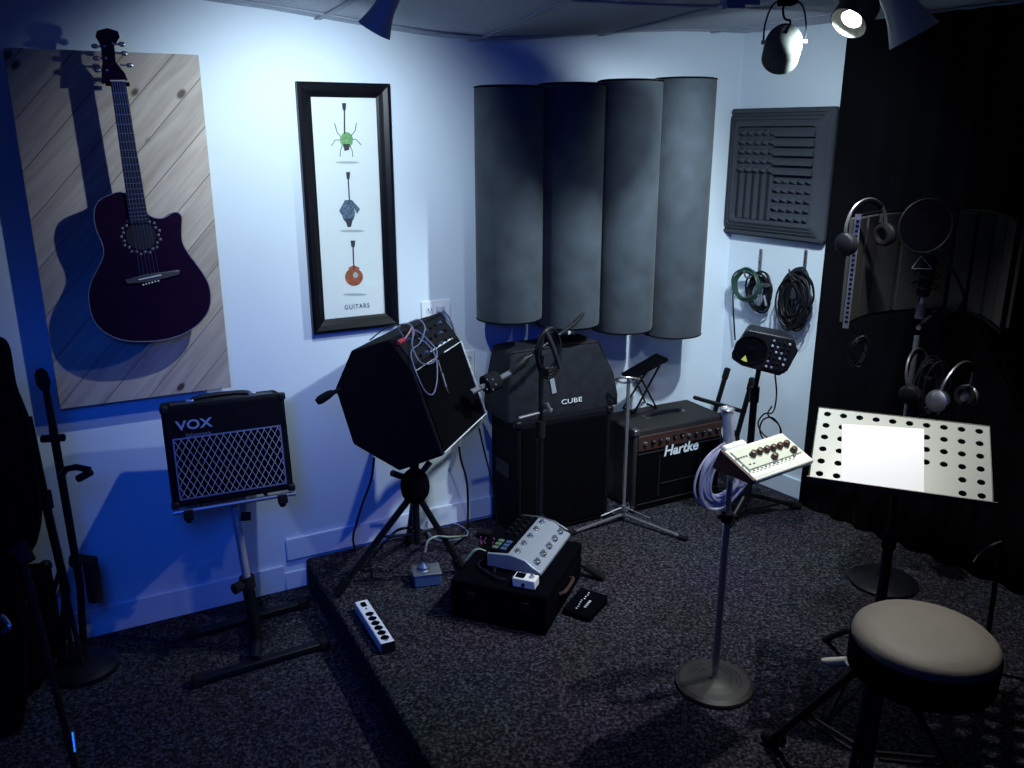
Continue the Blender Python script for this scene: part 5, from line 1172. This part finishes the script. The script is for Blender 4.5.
# white flared track heads
def flared(c, aim, lab, s=1.0, m='canblue'):
    t = thing('track_lamp', lab, 'lamp', c)
    shell(c, aim, [(.030*s, -.12*s), (.036*s, -.11*s), (.038*s, -.03*s), (.044*s, .0), (.062*s, .055*s)], 'flared_head', m, t, th=.0025)
    d = (V(aim)-c).normalized(); cz_ = ceil_z(c.x, c.y)
    p_ = c-d*.07*s
    b = MB(); b.tube([p_, V((p_.x+.02, p_.y, cz_-.03))], .010, 8); b.build('swivel_stem', m, t)
    b = MB(); b.box((p_.x+.03, p_.y, cz_-.022), (.09, .045, .044)); b.build('track_adapter', m, t, bevel=.004)
    bez(c-d*.01, aim, [(.004, 0), (.024*s, .004), (.026*s, .02), (.01*s, .026)], 'bulb_face', mat('unlit_bulb', (.3, .32, .35), .3) if 'unlit_bulb' not in bpy.data.materials else bpy.data.materials['unlit_bulb'], t)
    return t
cb_ = at(381, 16, 2.55); flared(cb_, cb_+V((-.11, .03, -.19)), 'blue-lit flared track lamp high above the poster', .78)
cw2 = at(905, 16, 2.50); flared(cw2, cw2+V((.09, -.02, -.16)), 'pale flared track lamp at the upper right before the curtain', 1.08)
cw3 = at(742, -22, 2.50); t = thing('track_junction', 'dark rectangular track connector at the ceiling left of the can lamp', 'track connector', (at(740, 6, 2.78).x, 2.78, at(740, 6, 2.78).z))
q = at(740, 4, 2.78); b = MB(frame((q.x, q.y, q.z), 12)); b.box((0, 0, .02), (.11, .05, .05)); b.box((-.02, 0, .0), (.06, .04, .03)); b.build('housing', 'skyblue', t, bevel=.003)
b = MB(); b.cyl(q+V((0, 0, .03)), V((q.x, q.y, ceil_z(q.x, q.y))), .012); b.build('stem', 'steelblack', t)
# track rail
t = thing('lighting_track', 'black lighting rail along the ceiling carrying the lamps', 'lighting track', (.5, 2.5, 2.13))
rp = [(-.45, 2.40), (.1, 2.46), (.84, 2.60), (1.25, 2.45)]
b = MB()
for (a, c) in zip(rp, rp[1:]):
    a, c = V((*a, 0)), V((*c, 0)); d = c-a; b.box((0, 0, 2.145), (d.length, .035, .02), X=frame((a+c)/2, math.degrees(math.atan2(d.y, d.x))))
b.build('rail', 'blackmat', t)

# ================================================================== LIGHTS
def lamp(kind, name, loc, energy, col, aim=None, size=.05, spot=None, blend=.5):
    l = bpy.data.lights.new(name, kind); l.energy = energy; l.color = col
    if kind == 'AREA': l.shape = 'DISK'; l.size = size
    else: l.shadow_soft_size = size
    if spot: l.spot_size = radians(spot); l.spot_blend = blend
    o = bpy.data.objects.new(name, l); COL.objects.link(o); o.location = loc
    if aim is not None: o.rotation_euler = (V(aim)-V(loc)).to_track_quat('-Z', 'Y').to_euler()
    return o
lamp('SPOT', 'left_track_light', cb_+V((-.055, .015, -.10)), 43, (.76, .93, 1.0), V((-.84, 3.36, 1.42)), .010, 116, .85)
lamp('SPOT', 'key_lamp_light', c2+d2*.01, 120, (.80, .96, 1.0), V((.40, 3.7, .75)), .022, 114, .9)
lamp('SPOT', 'desk_lamp_light', cw2+(V((.09, -.02, -.16)).normalized()*.07), 66, (1.0, .98, .93), V((.95, 2.35, .3)), .018, 122, .9)
lamp('SPOT', 'par_lamp_light', c1+d1*.095, 24, (.78, .95, 1.0), aim1, .03, 125, .9)
lamp('SPOT', 'overhead_track_light', V((.65, 1.75, 2.05)), 35, (.72, .88, 1.0), V((.50, 3.2, .4)), .03, 86, 1.0)
lamp('SPOT', 'blue_wash_left', V((-.35, .3, 1.9)), 95, (.004, .12, 1.0), V((-1.15, 2.95, .12)), .25, 50, 1.0)
lamp('SPOT', 'blue_wash_middle', V((-.2, -.3, 1.95)), 60, (.02, .10, 1.0), V((-.15, 3.4, 1.1)), .3, 58, 1.0)
lamp('AREA', 'blue_room_glow', V((-.6, -.2, 2.0)), 3.5, (.01, .12, 1.0), V((-.6, 2.4, .6)), .9)
W_ = bpy.data.worlds.new('room_dark'); SC.world = W_; W_.use_nodes = True
W_.node_tree.nodes['Background'].inputs[0].default_value = (.01, .03, .12, 1); W_.node_tree.nodes['Background'].inputs[1].default_value = .3
# ================================================================== CAMERA
cam = bpy.data.cameras.new('camera'); cam.sensor_width = 36; cam.lens = F/1024*36; cam.clip_start = .05
co = bpy.data.objects.new('camera', cam); COL.objects.link(co); co.location = CAM; co.rotation_euler = (pi/2-TH, 0, 0); SC.camera = co
SC.view_settings.view_transform = 'Standard'; SC.view_settings.look = 'None'; SC.view_settings.exposure = 0; SC.view_settings.gamma = 1; SC.view_settings.use_curve_mapping = False
